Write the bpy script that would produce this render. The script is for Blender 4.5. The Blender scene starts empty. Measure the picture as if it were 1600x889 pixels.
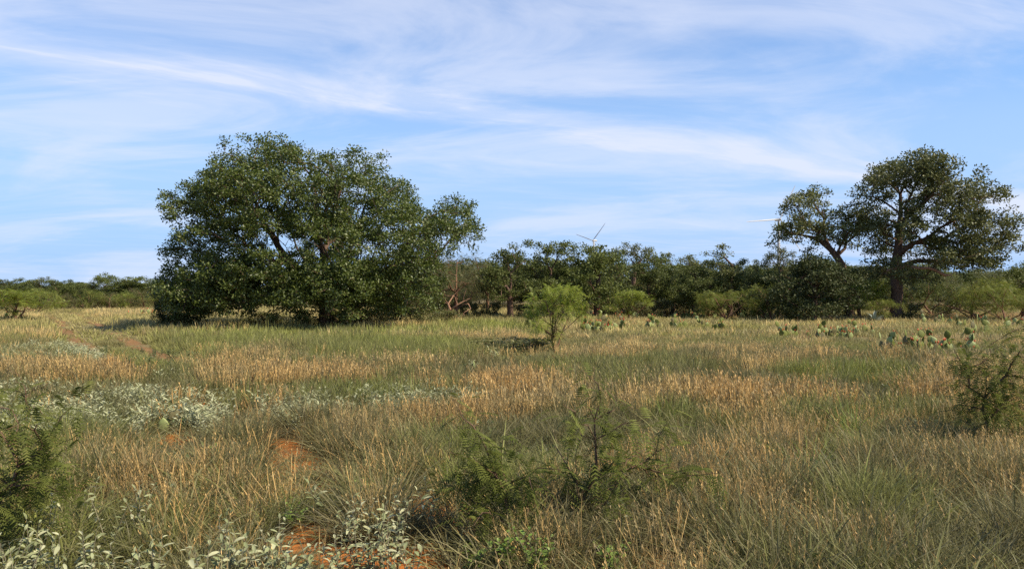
import bpy, math, random
import numpy as np
from mathutils import Vector

# ------------------------------------------------------------------ camera, sky, sun, exposure
S = bpy.context.scene
F = 1256.0            # focal length of the photograph in its own pixels (1600 wide)
CX, HY, CAMZ = 800.0, 455.0, 1.7
cam = bpy.data.cameras.new("camera"); camo = bpy.data.objects.new("camera", cam)
S.collection.objects.link(camo); S.camera = camo
cam.sensor_width = 36.0; cam.lens = F / 1600 * 36.0
cam.clip_start = 0.05; cam.clip_end = 20000
camo.location = (0, 0, CAMZ)
camo.rotation_euler = (math.radians(90) + math.atan((HY - 444.5) / F), 0, 0)

SUN_EL, SUN_AZ = math.radians(47), math.radians(112)     # azimuth clockwise from the view direction
world = bpy.data.worlds.new("World"); S.world = world; world.use_nodes = True
wn, wl = world.node_tree.nodes, world.node_tree.links
wn.clear()
def N(nt, t, **kw):
    n = nt.nodes.new(t)
    for k, v in kw.items(): setattr(n, k, v)
    return n
W = world.node_tree
def MATH(nt, op, a, b=None, c=None, clamp=False):
    n = N(nt, 'ShaderNodeMath', operation=op); n.use_clamp = clamp
    for i, v in enumerate((a, b, c)):
        if v is None: continue
        if isinstance(v, (int, float)): n.inputs[i].default_value = v
        else: nt.links.new(v, n.inputs[i])
    return n.outputs[0]
sky = N(W, 'ShaderNodeTexSky', sky_type='NISHITA'); sky.sun_disc = False
sky.sun_elevation = SUN_EL; sky.sun_rotation = SUN_AZ
sky.air_density = 1.0; sky.dust_density = 0.35; sky.ozone_density = 1.6; sky.altitude = 600
tc = N(W, 'ShaderNodeTexCoord')
sp = N(W, 'ShaderNodeSeparateXYZ'); wl.new(tc.outputs['Generated'], sp.inputs[0])
zc = MATH(W, 'MAXIMUM', sp.outputs[2], 0.0)
zz = MATH(W, 'ADD', zc, 0.03)
u = MATH(W, 'DIVIDE', sp.outputs[0], zz); v = MATH(W, 'DIVIDE', sp.outputs[1], zz)
# cloud deck coordinates: t runs along the streaks, n across them
ca, sa = math.cos(math.radians(33)), math.sin(math.radians(33))
t_ = MATH(W, 'ADD', MATH(W, 'MULTIPLY', u, ca), MATH(W, 'MULTIPLY', v, sa))
n_ = MATH(W, 'SUBTRACT', MATH(W, 'MULTIPLY', v, ca), MATH(W, 'MULTIPLY', u, sa))
def cloud_noise(st, sn, scale, detail, rough, seed, dist=0.0):
    c = N(W, 'ShaderNodeCombineXYZ')
    wl.new(MATH(W, 'MULTIPLY', t_, st), c.inputs[0]); wl.new(MATH(W, 'MULTIPLY', n_, sn), c.inputs[1])
    c.inputs[2].default_value = seed
    x = N(W, 'ShaderNodeTexNoise'); wl.new(c.outputs[0], x.inputs['Vector'])
    x.inputs['Scale'].default_value = scale; x.inputs['Detail'].default_value = detail
    x.inputs['Roughness'].default_value = rough; x.inputs['Distortion'].default_value = dist
    return x.outputs['Fac']
def smooth(x, a, b):
    m = N(W, 'ShaderNodeMapRange', interpolation_type='SMOOTHSTEP'); wl.new(x, m.inputs[0])
    m.inputs[1].default_value = a; m.inputs[2].default_value = b
    return m.outputs[0]
def puff_noise(sx, sy, detail, rough, seed, dist):
    """broad soft patches on a deck that bends down towards the horizon"""
    z2 = MATH(W, 'ADD', zc, 0.22); c = N(W, 'ShaderNodeCombineXYZ')
    wl.new(MATH(W, 'MULTIPLY', MATH(W, 'DIVIDE', sp.outputs[0], z2), sx), c.inputs[0]); wl.new(MATH(W, 'MULTIPLY', MATH(W, 'DIVIDE', sp.outputs[1], z2), sy), c.inputs[1])
    c.inputs[2].default_value = seed
    x = N(W, 'ShaderNodeTexNoise'); wl.new(c.outputs[0], x.inputs['Vector']); x.inputs['Scale'].default_value = 1.0; x.inputs['Detail'].default_value = detail
    x.inputs['Roughness'].default_value = rough; x.inputs['Distortion'].default_value = dist
    return x.outputs['Fac']
soft = smooth(puff_noise(0.95, 2.1, 10, 0.60, 89.5, 0.9), 0.40, 0.68)
veil = smooth(cloud_noise(0.30, 0.50, 0.55, 6, 0.5, 81.1, 0.6), 0.34, 0.70)
wisp = smooth(cloud_noise(0.40, 1.1, 1.0, 9, 0.60, 77.7, 1.6), 0.46, 0.80)
warp = MATH(W, 'MULTIPLY', MATH(W, 'SUBTRACT', cloud_noise(0.6, 0.8, 1.1, 6, 0.6, 85.0), 0.5), 1.1)
bandd = MATH(W, 'ABSOLUTE', MATH(W, 'DIVIDE', MATH(W, 'ADD', MATH(W, 'SUBTRACT', n_, 3.42), warp), 0.42))
band = MATH(W, 'MULTIPLY', MATH(W, 'SUBTRACT', 1.0, smooth(bandd, 0.0, 1.0)), MATH(W, 'ADD', 0.45, wisp))
cf = MATH(W, 'ADD', MATH(W, 'MULTIPLY', soft, 0.46), MATH(W, 'MULTIPLY', veil, 0.14))
cf = MATH(W, 'ADD', cf, MATH(W, 'MULTIPLY', wisp, 0.16))
cf = MATH(W, 'ADD', cf, MATH(W, 'MULTIPLY', band, 0.75))
low = MATH(W, 'MULTIPLY', MATH(W, 'SUBTRACT', 1.0, smooth(zc, 0.02, 0.38)), 0.92)
cf = MATH(W, 'MINIMUM', MATH(W, 'ADD', cf, 0.05), 0.90)
hs = N(W, 'ShaderNodeHueSaturation'); wl.new(sky.outputs[0], hs.inputs['Color'])
hs.inputs['Hue'].default_value = 0.505; hs.inputs['Saturation'].default_value = 1.3; hs.inputs['Value'].default_value = 1.12
mixc = N(W, 'ShaderNodeMixRGB'); wl.new(cf, mixc.inputs[0])
hz_ = N(W, 'ShaderNodeMixRGB'); wl.new(low, hz_.inputs[0]); wl.new(hs.outputs[0], hz_.inputs[1]); hz_.inputs[2].default_value = (1.85, 3.35, 5.95, 1)
wl.new(hz_.outputs[0], mixc.inputs[1])
mixc.inputs[2].default_value = (4.75, 5.1, 6.1, 1)
bg = N(W, 'ShaderNodeBackground'); bg.inputs['Strength'].default_value = 0.105
wl.new(mixc.outputs[0], bg.inputs['Color'])
wo = N(W, 'ShaderNodeOutputWorld'); wl.new(bg.outputs[0], wo.inputs['Surface'])

sl = bpy.data.lights.new("sun", 'SUN'); sl.energy = 5.0; sl.angle = math.radians(0.5); sl.color = (1.0, 0.88, 0.69)
so = bpy.data.objects.new("sun", sl); S.collection.objects.link(so)
sd = Vector((math.sin(SUN_AZ) * math.cos(SUN_EL), math.cos(SUN_AZ) * math.cos(SUN_EL), math.sin(SUN_EL)))
so.rotation_euler = sd.to_track_quat('Z', 'Y').to_euler(); so.location = (40, -10, 40)

S.view_settings.view_transform = 'Standard'; S.view_settings.look = 'None'
S.view_settings.exposure = 0.68; S.view_settings.gamma = 1.0
S.render.engine = 'CYCLES'
S.cycles.max_bounces = 6; S.cycles.diffuse_bounces = 3; S.cycles.glossy_bounces = 2; S.cycles.transmission_bounces = 4
S.cycles.use_denoising = False
S.cycles.use_adaptive_sampling = False

# ------------------------------------------------------------------ helpers
R = np.random.default_rng
def vnoise(x, y, scale, seed, octaves=3):
    """smooth value noise, about 0..1"""
    x = np.asarray(x, float) / scale; y = np.asarray(y, float) / scale
    out = 0; amp = 1; tot = 0
    for o in range(octaves):
        g = R(seed * 31 + o).random((256, 256))
        xi = np.floor(x).astype(int); yi = np.floor(y).astype(int)
        fx = x - xi; fy = y - yi
        fx = fx * fx * (3 - 2 * fx); fy = fy * fy * (3 - 2 * fy)
        a = g[xi & 255, yi & 255]; b = g[(xi + 1) & 255, yi & 255]; c = g[xi & 255, (yi + 1) & 255]; d = g[(xi + 1) & 255, (yi + 1) & 255]
        out = out + amp * ((a * (1 - fx) + b * fx) * (1 - fy) + (c * (1 - fx) + d * fx) * fy)
        tot += amp; amp *= 0.5; x = x * 2.03 + 7.1; y = y * 2.03 + 3.7
    return out / tot
def gz(x, y):
    r = np.hypot(x, y); f = np.clip((130 - r) / 60, 0, 1)
    return ((vnoise(x, y, 5.0, 5, 2) - 0.5) * 0.10 + (vnoise(x, y, 1.1, 9, 2) - 0.5) * 0.05) * f
def ground_at(px, py, z=0.0):
    """world point seen at a picture position, z metres above the flat ground"""
    Y = (CAMZ - z) * F / (py - HY)
    return (px - CX) / F * Y, Y
def at_dist(px, Y): return (px - CX) / F * Y
def z_at(py, Y): return CAMZ + (HY - py) * Y / F

def link(o): S.collection.objects.link(o); return o
def props(o, label=None, cat=None, group=None, kind=None):
    if label: o['label'] = label
    if cat: o['category'] = cat
    if group: o['group'] = group
    if kind: o['kind'] = kind
    return o
def tri_mesh(name, V, T, mat=None, attrs=None, smooth_=False):
    V = np.asarray(V, np.float32).reshape(-1, 3); T = np.asarray(T, np.int32).reshape(-1, 3)
    me = bpy.data.meshes.new(name)
    me.vertices.add(len(V)); me.vertices.foreach_set('co', V.ravel())
    me.loops.add(T.size); me.loops.foreach_set('vertex_index', T.ravel())
    me.polygons.add(len(T)); me.polygons.foreach_set('loop_start', np.arange(0, T.size, 3, dtype=np.int32))
    if smooth_: me.polygons.foreach_set('use_smooth', np.ones(len(T), bool))
    for k, a in (attrs or {}).items():
        at = me.attributes.new(k, 'FLOAT', 'POINT'); at.data.foreach_set('value', np.asarray(a, np.float32).ravel())
    me.update(calc_edges=True); me.validate()
    if mat: me.materials.append(mat)
    return me
def mesh_obj(name, me, parent=None):
    o = link(bpy.data.objects.new(name, me)); o.parent = parent; return o
def empty(name, loc, rz=0.0, **kw):
    o = link(bpy.data.objects.new(name, None)); o.location = loc; o.rotation_euler = (0, 0, rz); o.empty_display_size = 0.2
    return props(o, **kw)
def copy_tree(o, parent=None):
    c = o.copy(); link(c); c.parent = parent
    for ch in list(o.children): copy_tree(ch, c)
    return c
class Acc:
    def __init__(s): s.V = []; s.T = []; s.A = []; s.n = 0
    def add(s, V, T, a=None):
        V = np.asarray(V, float).reshape(-1, 3)
        s.V.append(V); s.T.append(np.asarray(T, int).reshape(-1, 3) + s.n); s.n += len(V)
        s.A.append(np.full(len(V), 0.5) if a is None else np.broadcast_to(a, (len(V),)))
    def mesh(s, name, mat, smooth_=False):
        return tri_mesh(name, np.concatenate(s.V), np.concatenate(s.T), mat, {'rnd': np.concatenate(s.A)}, smooth_)
def unit(a): return a / (np.linalg.norm(a, axis=-1, keepdims=True) + 1e-9)

# ------------------------------------------------------------------ materials
def ramp(nt, fac, stops):
    r = N(nt, 'ShaderNodeValToRGB'); nt.links.new(fac, r.inputs[0])
    el = r.color_ramp.elements
    while len(el) < len(stops): el.new(0.5)
    for e, (p, c) in zip(el, stops): e.position = p; e.color = (*c, 1)
    return r.outputs[0]
def leaf_mat(name, stops, rough=0.5, transl=0.25, spec=0.5, instcol=False, tr_col=None):
    m = bpy.data.materials.new(name); m.use_nodes = True; nt = m.node_tree; nt.nodes.clear()
    at = N(nt, 'ShaderNodeAttribute', attribute_name='rnd')
    if instcol:
        ic = N(nt, 'ShaderNodeAttribute', attribute_name='col', attribute_type='INSTANCER')
        k = MATH(nt, 'ADD', 0.62, MATH(nt, 'MULTIPLY', at.outputs['Fac'], 0.76))
        vm = N(nt, 'ShaderNodeVectorMath', operation='SCALE'); nt.links.new(ic.outputs['Color'], vm.inputs[0]); nt.links.new(k, vm.inputs['Scale'])
        col = vm.outputs[0]
    else:
        col = ramp(nt, at.outputs['Fac'], stops)
        oi = N(nt, 'ShaderNodeObjectInfo')
        k = MATH(nt, 'ADD', 0.82, MATH(nt, 'MULTIPLY', oi.outputs['Random'], 0.36))
        vm = N(nt, 'ShaderNodeVectorMath', operation='SCALE'); nt.links.new(col, vm.inputs[0]); nt.links.new(k, vm.inputs['Scale'])
        col = vm.outputs[0]
    p = N(nt, 'ShaderNodeBsdfPrincipled'); p.inputs['Roughness'].default_value = rough; p.inputs['Specular IOR Level'].default_value = spec
    nt.links.new(col, p.inputs['Base Color'])
    t = N(nt, 'ShaderNodeBsdfTranslucent'); nt.links.new(col, t.inputs['Color'])
    if tr_col:
        mx = N(nt, 'ShaderNodeMixRGB', blend_type='MULTIPLY'); mx.inputs[0].default_value = 1; nt.links.new(col, mx.inputs[1]); mx.inputs[2].default_value = (*tr_col, 1)
        nt.links.new(mx.outputs[0], t.inputs['Color'])
    ms = N(nt, 'ShaderNodeMixShader'); ms.inputs[0].default_value = transl
    nt.links.new(p.outputs[0], ms.inputs[1]); nt.links.new(t.outputs[0], ms.inputs[2])
    o = N(nt, 'ShaderNodeOutputMaterial'); nt.links.new(ms.outputs[0], o.inputs['Surface'])
    return m
def solid_mat(name, c1, c2, scale, rough=0.85, bump=0.0, spec=0.3):
    m = bpy.data.materials.new(name); m.use_nodes = True; nt = m.node_tree
    p = nt.nodes['Principled BSDF']; p.inputs['Roughness'].default_value = rough; p.inputs['Specular IOR Level'].default_value = spec
    tcn = N(nt, 'ShaderNodeTexCoord')
    x = N(nt, 'ShaderNodeTexNoise'); x.inputs['Scale'].default_value = scale; x.inputs['Detail'].default_value = 6; x.inputs['Roughness'].default_value = 0.65
    nt.links.new(tcn.outputs['Object'], x.inputs['Vector'])
    nt.links.new(ramp(nt, x.outputs['Fac'], [(0.3, c1), (0.7, c2)]), p.inputs['Base Color'])
    if bump:
        b = N(nt, 'ShaderNodeBump'); b.inputs['Strength'].default_value = bump; b.inputs['Distance'].default_value = 0.05
        nt.links.new(x.outputs['Fac'], b.inputs['Height']); nt.links.new(b.outputs[0], p.inputs['Normal'])
    return m
M = {}
M['oak_leaf'] = leaf_mat('oak_leaf', [(0, (0.045, 0.064, 0.012)), (0.6, (0.078, 0.104, 0.019)), (1, (0.125, 0.145, 0.036))], 0.47, 0.25, 0.42, tr_col=(1.2, 1.3, 0.7))
M['oak_leaf_dry'] = leaf_mat('oak_leaf_dry', [(0, (0.082, 0.094, 0.026)), (0.6, (0.13, 0.145, 0.041)), (1, (0.20, 0.206, 0.076))], 0.52, 0.25, 0.35)
M['wood_leaf'] = leaf_mat('wood_leaf', [(0, (0.058, 0.076, 0.015)), (0.6, (0.098, 0.122, 0.025)), (1, (0.155, 0.172, 0.046))], 0.55, 0.25, 0.3)
M['juniper_leaf'] = leaf_mat('juniper_leaf', [(0, (0.032, 0.044, 0.011)), (1, (0.072, 0.086, 0.022))], 0.6, 0.15, 0.3)
M['mesquite_leaf'] = leaf_mat('mesquite_leaf', [(0, (0.155, 0.20, 0.022)), (0.6, (0.245, 0.30, 0.032)), (1, (0.36, 0.39, 0.075))], 0.5, 0.42, 0.4)
M['mesquite_dull'] = leaf_mat('mesquite_dull', [(0, (0.10, 0.13, 0.02)), (0.6, (0.165, 0.195, 0.03)), (1, (0.26, 0.27, 0.065))], 0.55, 0.38, 0.3)
M['thorn_leaf'] = leaf_mat('thorn_leaf', [(0, (0.085, 0.09, 0.025)), (0.6, (0.125, 0.13, 0.036)), (1, (0.19, 0.18, 0.06))], 0.5, 0.3, 0.4)
M['frond'] = leaf_mat('frond', [(0, (0.066, 0.084, 0.014)), (0.6, (0.11, 0.13, 0.024)), (1, (0.18, 0.19, 0.048))], 0.65, 0.38, 0.15)
M['silver_leaf'] = leaf_mat('silver_leaf', [(0, (0.20, 0.225, 0.10)), (0.6, (0.30, 0.32, 0.165)), (1, (0.42, 0.42, 0.25))], 0.7, 0.25, 0.2)
M['silver_sprig'] = leaf_mat('silver_sprig', [(0, (0.24, 0.255, 0.13)), (0.6, (0.37, 0.38, 0.215)), (1, (0.50, 0.50, 0.32))], 0.7, 0.25, 0.2)
M['forb_leaf'] = leaf_mat('forb_leaf', [(0, (0.10, 0.16, 0.025)), (0.6, (0.16, 0.24, 0.04)), (1, (0.25, 0.30, 0.07))], 0.5, 0.35, 0.4)
M['dark_forb'] = leaf_mat('dark_forb', [(0, (0.05, 0.075, 0.022)), (0.6, (0.085, 0.11, 0.035)), (1, (0.16, 0.18, 0.07))], 0.5, 0.3, 0.4)
M['grass'] = leaf_mat('grass', None, 0.55, 0.35, 0.3, instcol=True)
M['weed_stalk'] = leaf_mat('weed_stalk', [(0, (0.20, 0.10, 0.05)), (1, (0.36, 0.23, 0.12))], 0.7, 0.1, 0.2)
M['bark'] = solid_mat('bark', (0.055, 0.035, 0.024), (0.165, 0.10, 0.066), 9, 0.9, 0.6)
M['red_bark'] = solid_mat('red_bark', (0.09, 0.05, 0.03), (0.26, 0.13, 0.075), 12, 0.85, 0.5)
M['dead_wood'] = solid_mat('dead_wood', (0.20, 0.10, 0.06), (0.42, 0.25, 0.16), 14, 0.85, 0.4)
M['stem'] = solid_mat('stem', (0.07, 0.045, 0.028), (0.16, 0.09, 0.05), 40, 0.8, 0.2)
M['pale_stem'] = solid_mat('pale_stem', (0.14, 0.13, 0.08), (0.26, 0.22, 0.14), 40, 0.8, 0.2)
M['pad'] = solid_mat('pad', (0.085, 0.10, 0.020), (0.16, 0.175, 0.036), 22, 0.6, 0.25, 0.2)
M['pad_brown'] = solid_mat('pad_brown', (0.085, 0.075, 0.03), (0.15, 0.13, 0.05), 18, 0.6, 0.3, 0.35)
M['pad_pale'] = solid_mat('pad_pale', (0.19, 0.23, 0.07), (0.30, 0.33, 0.12), 22, 0.5, 0.25, 0.4)
M['fruit'] = solid_mat('fruit', (0.40, 0.05, 0.02), (0.55, 0.13, 0.03), 20, 0.45, 0.1, 0.5)
M['agave'] = solid_mat('agave', (0.18, 0.22, 0.17), (0.27, 0.31, 0.24), 14, 0.55, 0.1, 0.4)
M['turbine'] = solid_mat('turbine', (0.44, 0.45, 0.46), (0.48, 0.49, 0.50), 0.05, 0.5, 0.0, 0.4)

def ground_material():
    m = bpy.data.materials.new('soil'); m.use_nodes = True; nt = m.node_tree
    p = nt.nodes['Principled BSDF']; p.inputs['Roughness'].default_value = 0.95; p.inputs['Specular IOR Level'].default_value = 0.15
    g = N(nt, 'ShaderNodeNewGeometry')
    def noise(s, d, r=0.6):
        x = N(nt, 'ShaderNodeTexNoise'); x.inputs['Scale'].default_value = s; x.inputs['Detail'].default_value = d; x.inputs['Roughness'].default_value = r
        nt.links.new(g.outputs['Position'], x.inputs['Vector']); return x.outputs['Fac']
    soil = ramp(nt, noise(2.2, 8, 0.7), [(0.3, (0.22, 0.066, 0.014)), (0.55, (0.42, 0.142, 0.028)), (0.8, (0.52, 0.22, 0.06))])
    litter = ramp(nt, noise(5.0, 8, 0.75), [(0.3, (0.085, 0.075, 0.035)), (0.6, (0.19, 0.15, 0.07)), (0.8, (0.28, 0.20, 0.10))])
    # far out the single blades merge: the sheet itself is then grass coloured
    at = N(nt, 'ShaderNodeAttribute', attribute_name='litter')
    f = MATH(nt, 'ADD', at.outputs['Fac'], MATH(nt, 'MULTIPLY', MATH(nt, 'SUBTRACT', noise(6, 5), 0.5), 0.8), None, True)
    mx = N(nt, 'ShaderNodeMixRGB'); nt.links.new(f, mx.inputs[0]); nt.links.new(soil, mx.inputs[1]); nt.links.new(litter, mx.inputs[2])
    nt.links.new(mx.outputs[0], p.inputs['Base Color'])
    b = N(nt, 'ShaderNodeBump'); b.inputs['Strength'].default_value = 0.7; b.inputs['Distance'].default_value = 0.03
    nt.links.new(noise(18, 9, 0.75), b.inputs['Height']); nt.links.new(b.outputs[0], p.inputs['Normal'])
    return m
M['soil'] = ground_material()
M['track'] = solid_mat('track', (0.12, 0.068, 0.030), (0.25, 0.14, 0.06), 3.0, 0.95, 0.6, 0.1)

# ------------------------------------------------------------------ fields that say what grows where
SOIL_PX = [(455, 705, 34, 14), (490, 715, 25, 10), (505, 730, 30, 10), (660, 788, 30, 18), (668, 775, 22, 12), (575, 878, 75, 14), (480, 838, 40, 16), (545, 870, 22, 10),
           (640, 880, 60, 10), (445, 690, 22, 8), (270, 685, 34, 6), (325, 637, 28, 6), (1500, 800, 22, 6), (1290, 765, 20, 6), (1470, 860, 16, 5), (740, 800, 20, 8)]
SILVER_PX = [(58, 547, 100, 13), (215, 624, 130, 22), (110, 640, 110, 22), (330, 640, 70, 13), (480, 628, 80, 11), (650, 610, 105, 13), (30, 610, 60, 18), (40, 655, 70, 18), (430, 640, 60, 8), (700, 622, 60, 8), (565, 605, 40, 8)]
GREEN_PX = [(620, 545, 170, 16), (430, 530, 190, 14), (960, 575, 150, 10), (1060, 650, 40, 14), (975, 605, 95, 10), (300, 545, 110, 10), (1330, 585, 120, 12), (760, 510, 80, 8), (1280, 650, 60, 16),
            (1340, 690, 70, 16), (560, 520, 200, 8), (200, 560, 50, 8), (690, 700, 60, 20), (1420, 640, 70, 14), (800, 740, 120, 30), (1380, 800, 110, 40)]
STRAW_PX = [(140, 575, 90, 12), (60, 575, 80, 12), (400, 575, 80, 14), (520, 575, 60, 10), (1100, 600, 90, 14), (1220, 610, 110, 16), (800, 595, 70, 12), (240, 720, 110, 50), (330, 760, 130, 40),
            (450, 740, 40, 20), (1130, 720, 90, 40), (700, 640, 90, 14), (1010, 710, 70, 26), (1480, 600, 80, 10), (160, 488, 110, 4), (830, 625, 70, 12), (240, 690, 100, 14)]
SILVER_PLANTS = [[(52, 838, 5), (15, 850, 5), (92, 858, 5), (139, 842, 5), (191, 862, 5), (243, 852, 5), (76, 795, 3), (139, 765, 2), (220, 778, 4), (30, 872, 5), (120, 880, 4), (225, 880, 4), (172, 800, 2)],
    [(347, 815, 3), (333, 868, 5), (362, 866, 5), (434, 836, 5), (420, 868, 5), (470, 868, 5), (500, 876, 4), (405, 850, 3), (320, 880, 4), (450, 880, 4)],
    [(549, 798, 4), (567, 788, 3), (629, 790, 5), (595, 818, 6), (588, 848, 6), (532, 848, 4), (622, 825, 5), (643, 864, 4), (678, 780, 3), (560, 835, 5), (610, 850, 4)]]
FG_PX = [(a, b, 0.3, 0.34) for l in SILVER_PLANTS for a, b, n in l] + [(501, 754, 0.3, 0.25), (790, 850, 0.2, 0.4), (838, 858, 0.2, 0.4), (330, 702, 0.16, 0.35), (560, 765, 0.16, 0.3), (450, 800, 0.16, 0.35), (735, 862, 0.16, 0.3), (960, 868, 0.16, 0.3),
    (930, 800, 0.1, 0.45), (960, 790, 0.1, 0.4), (1000, 770, 0.1, 0.35), (780, 800, 0.1, 0.45), (740, 770, 0.1, 0.35), (680, 695, 0.1, 0.3), (1048, 672, 0.1, 0.4), (1335, 690, 0.1, 0.4), (1265, 740, 0.1, 0.3), (1560, 690, 0.0, 0.8), (40, 840, 0.1, 0.6), (742, 592, 0.1, 0.5), (262, 676, 0.0, 0.4),
    (870, 562, 0.0, 1.2), (820, 566, 0.0, 1.2), (1400, 557, 0, 0.7), (1440, 557, 0, 0.7), (1480, 557, 0, 0.9), (1515, 557, 0, 0.9), (935, 522, 0, 1.3)] + [(a, 532, 0, 1.3) for a in (1232, 1262, 1290, 1315, 1350)] + [(a, 517, 0, 1.4) for a in (975, 1005, 1030, 1060, 1095, 1118)] + [(a, 511, 0, 1.6) for a in (1455, 1485, 1515, 1545, 1585)] + [(a, 499, 0, 2.2) for a in (1010, 1040, 1070, 1100)]
def near_plant(x, y):
    """1 beside (and on the near side of) a standing plant, where the tall straw thins out"""
    out = np.zeros_like(x)
    for a, b, h, r in FG_PX:
        X, Y = ground_at(a, b, h); out = np.maximum(out, np.exp(-(((x - X) / r) ** 2 + ((y - Y + 0.45 * r) / (1.25 * r)) ** 2)))
    return out
def ell(x, y, lst, hgt=0.0, grow=1.0):
    """soft membership of ground points in patches (written as where the photo shows them)"""
    Y = np.maximum(y, 1.0); px = CX + F * x / Y; py = HY + F * (CAMZ - hgt) / Y
    out = np.zeros_like(px)
    for cx, cy, rx, ry in lst:
        g = grow; d = ((px - cx) / (rx * g)) ** 2 + ((py - cy) / (ry * g)) ** 2
        out = np.maximum(out, np.clip(1.5 - d * 1.0, 0, 1))
    return out
RUT1 = np.array([ground_at(*p) for p in ((70, 489), (82, 497), (98, 508), (110, 525), (128, 542), (152, 556), (182, 570), (212, 583))])
RUT2 = np.array([ground_at(*p) for p in ((112, 489), (132, 497), (152, 507), (176, 521), (208, 538), (244, 553), (292, 570))])
def rut_dist(x, y):
    best = np.full(np.shape(x), 1e9)
    for P in (RUT1, RUT2):
        for a, b in zip(P[:-1], P[1:]):
            d = b - a; t = np.clip(((x - a[0]) * d[0] + (y - a[1]) * d[1]) / (d @ d), 0, 1)
            best = np.minimum(best, np.hypot(x - a[0] - t * d[0], y - a[1] - t * d[1]))
    return best

# ------------------------------------------------------------------ ground
gx = np.sinh(np.linspace(-6.2, 6.2, 181)) * 24.0; gy = np.sinh(np.linspace(-6.2, 6.2, 181)) * 24.0
gx = np.concatenate([[-8000], gx[np.abs(gx) < 6000], [8000]]); gy = np.concatenate([[-8000], gy[np.abs(gy) < 6000], [8000]])
fine = np.linspace(-9, 9, 61)
gx = np.unique(np.round(np.concatenate([gx, fine]), 3)); gy = np.unique(np.round(np.concatenate([gy, fine + 9]), 3))
XX, YY = np.meshgrid(gx, gy, indexing='ij'); ZZ = gz(XX, YY)
nx, ny = XX.shape; idx = np.arange(nx * ny).reshape(nx, ny)
q = np.stack([idx[:-1, :-1], idx[1:, :-1], idx[1:, 1:], idx[:-1, 1:]], -1).reshape(-1, 4)
lit = np.clip((np.hypot(XX, YY) - 7) / 9, 0.42, 1.0)
bare = np.where(YY > 2, ell(XX, YY, SOIL_PX, 0, 1.6), 0)
lit = np.clip(lit - 0.9 * bare, 0, 1)
me = tri_mesh('ground', np.stack([XX, YY, ZZ], -1), np.concatenate([q[:, [0, 1, 2]], q[:, [0, 2, 3]]]), M['soil'], {'litter': lit}, True)
props(mesh_obj('ground', me), 'red soil and dry litter of the open ranchland', None, None, 'structure')

A = Acc()
for P in (RUT1, RUT2):
    s = np.linspace(0, len(P) - 1, 60); pts = np.stack([np.interp(s, np.arange(len(P)), P[:, i]) for i in (0, 1)], -1)
    d = unit(np.gradient(pts, axis=0)); n = np.stack([-d[:, 1], d[:, 0]], -1)
    wv = 0.26 + 0.08 * np.sin(s * 5.1) + 0.05 * np.sin(s * 13)
    rows = [np.concatenate([pts + n * (wv * k)[:, None], (gz(*(pts + n * (wv * k)[:, None]).T) + 0.006 + 0.0)[:, None]], 1) for k in (-1, 0, 1)]
    V = np.stack(rows, 1).reshape(-1, 3); T = []
    for i in range(59):
        for k in range(2):
            a = i * 3 + k; T += [(a, a + 1, a + 4), (a, a + 4, a + 3)]
    A.add(V, T)
props(mesh_obj('dirt_track', A.mesh('dirt_track', M['track'], True)), 'pair of worn wheel ruts bending through the grass', None, None, 'structure')

# ------------------------------------------------------------------ scatter (only for what nobody could count)
def scatter(name, label, pts, scl, col, assets, seed, tilt=0.12, cat='grass'):
    rg = R(seed); n = len(pts)
    me = bpy.data.meshes.new(name); me.vertices.add(n); me.vertices.foreach_set('co', np.asarray(pts, np.float32).ravel())
    def attr(nm, ty, key, arr):
        a = me.attributes.new(nm, ty, 'POINT'); a.data.foreach_set(key, np.asarray(arr, np.float32).ravel())
    rot = np.stack([rg.normal(0, tilt, n), rg.normal(0, tilt, n), rg.random(n) * 6.283], -1)
    attr('rot', 'FLOAT_VECTOR', 'vector', rot); attr('scl', 'FLOAT_VECTOR', 'vector', scl)
    attr('col', 'FLOAT_COLOR', 'color', np.concatenate([col, np.ones((n, 1))], 1))
    o = mesh_obj(name, me)
    ng = bpy.data.node_groups.new(name + '_scatter', 'GeometryNodeTree')
    ng.interface.new_socket('Geometry', in_out='INPUT', socket_type='NodeSocketGeometry')
    ng.interface.new_socket('Geometry', in_out='OUTPUT', socket_type='NodeSocketGeometry')
    gi = N(ng, 'NodeGroupInput'); go = N(ng, 'NodeGroupOutput'); g2i = N(ng, 'GeometryNodeGeometryToInstance')
    for me_ in assets:
        src = bpy.data.objects.new(me_.name, me_)        # never linked to the scene: only its mesh is read
        oi = N(ng, 'GeometryNodeObjectInfo'); oi.inputs['Object'].default_value = src; oi.inputs['As Instance'].default_value = False
        ng.links.new(oi.outputs['Geometry'], g2i.inputs[0])
    iop = N(ng, 'GeometryNodeInstanceOnPoints'); iop.inputs['Pick Instance'].default_value = True
    ri = N(ng, 'FunctionNodeRandomValue', data_type='INT'); ri.inputs[4].default_value = 0; ri.inputs[5].default_value = len(assets) - 1
    def named(nm):
        x = N(ng, 'GeometryNodeInputNamedAttribute', data_type='FLOAT_VECTOR'); x.inputs['Name'].default_value = nm
        return [s for s in x.outputs if s.enabled][0]
    ng.links.new(gi.outputs[0], iop.inputs['Points']); ng.links.new(g2i.outputs[0], iop.inputs['Instance'])
    ng.links.new([s for s in ri.outputs if s.enabled][0], iop.inputs['Instance Index'])
    ng.links.new(named('rot'), iop.inputs['Rotation']); ng.links.new(named('scl'), iop.inputs['Scale'])
    ng.links.new(iop.outputs[0], go.inputs[0])
    md = o.modifiers.new('scatter', 'NODES'); md.node_group = ng
    return props(o, label, cat, None, 'stuff')

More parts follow.
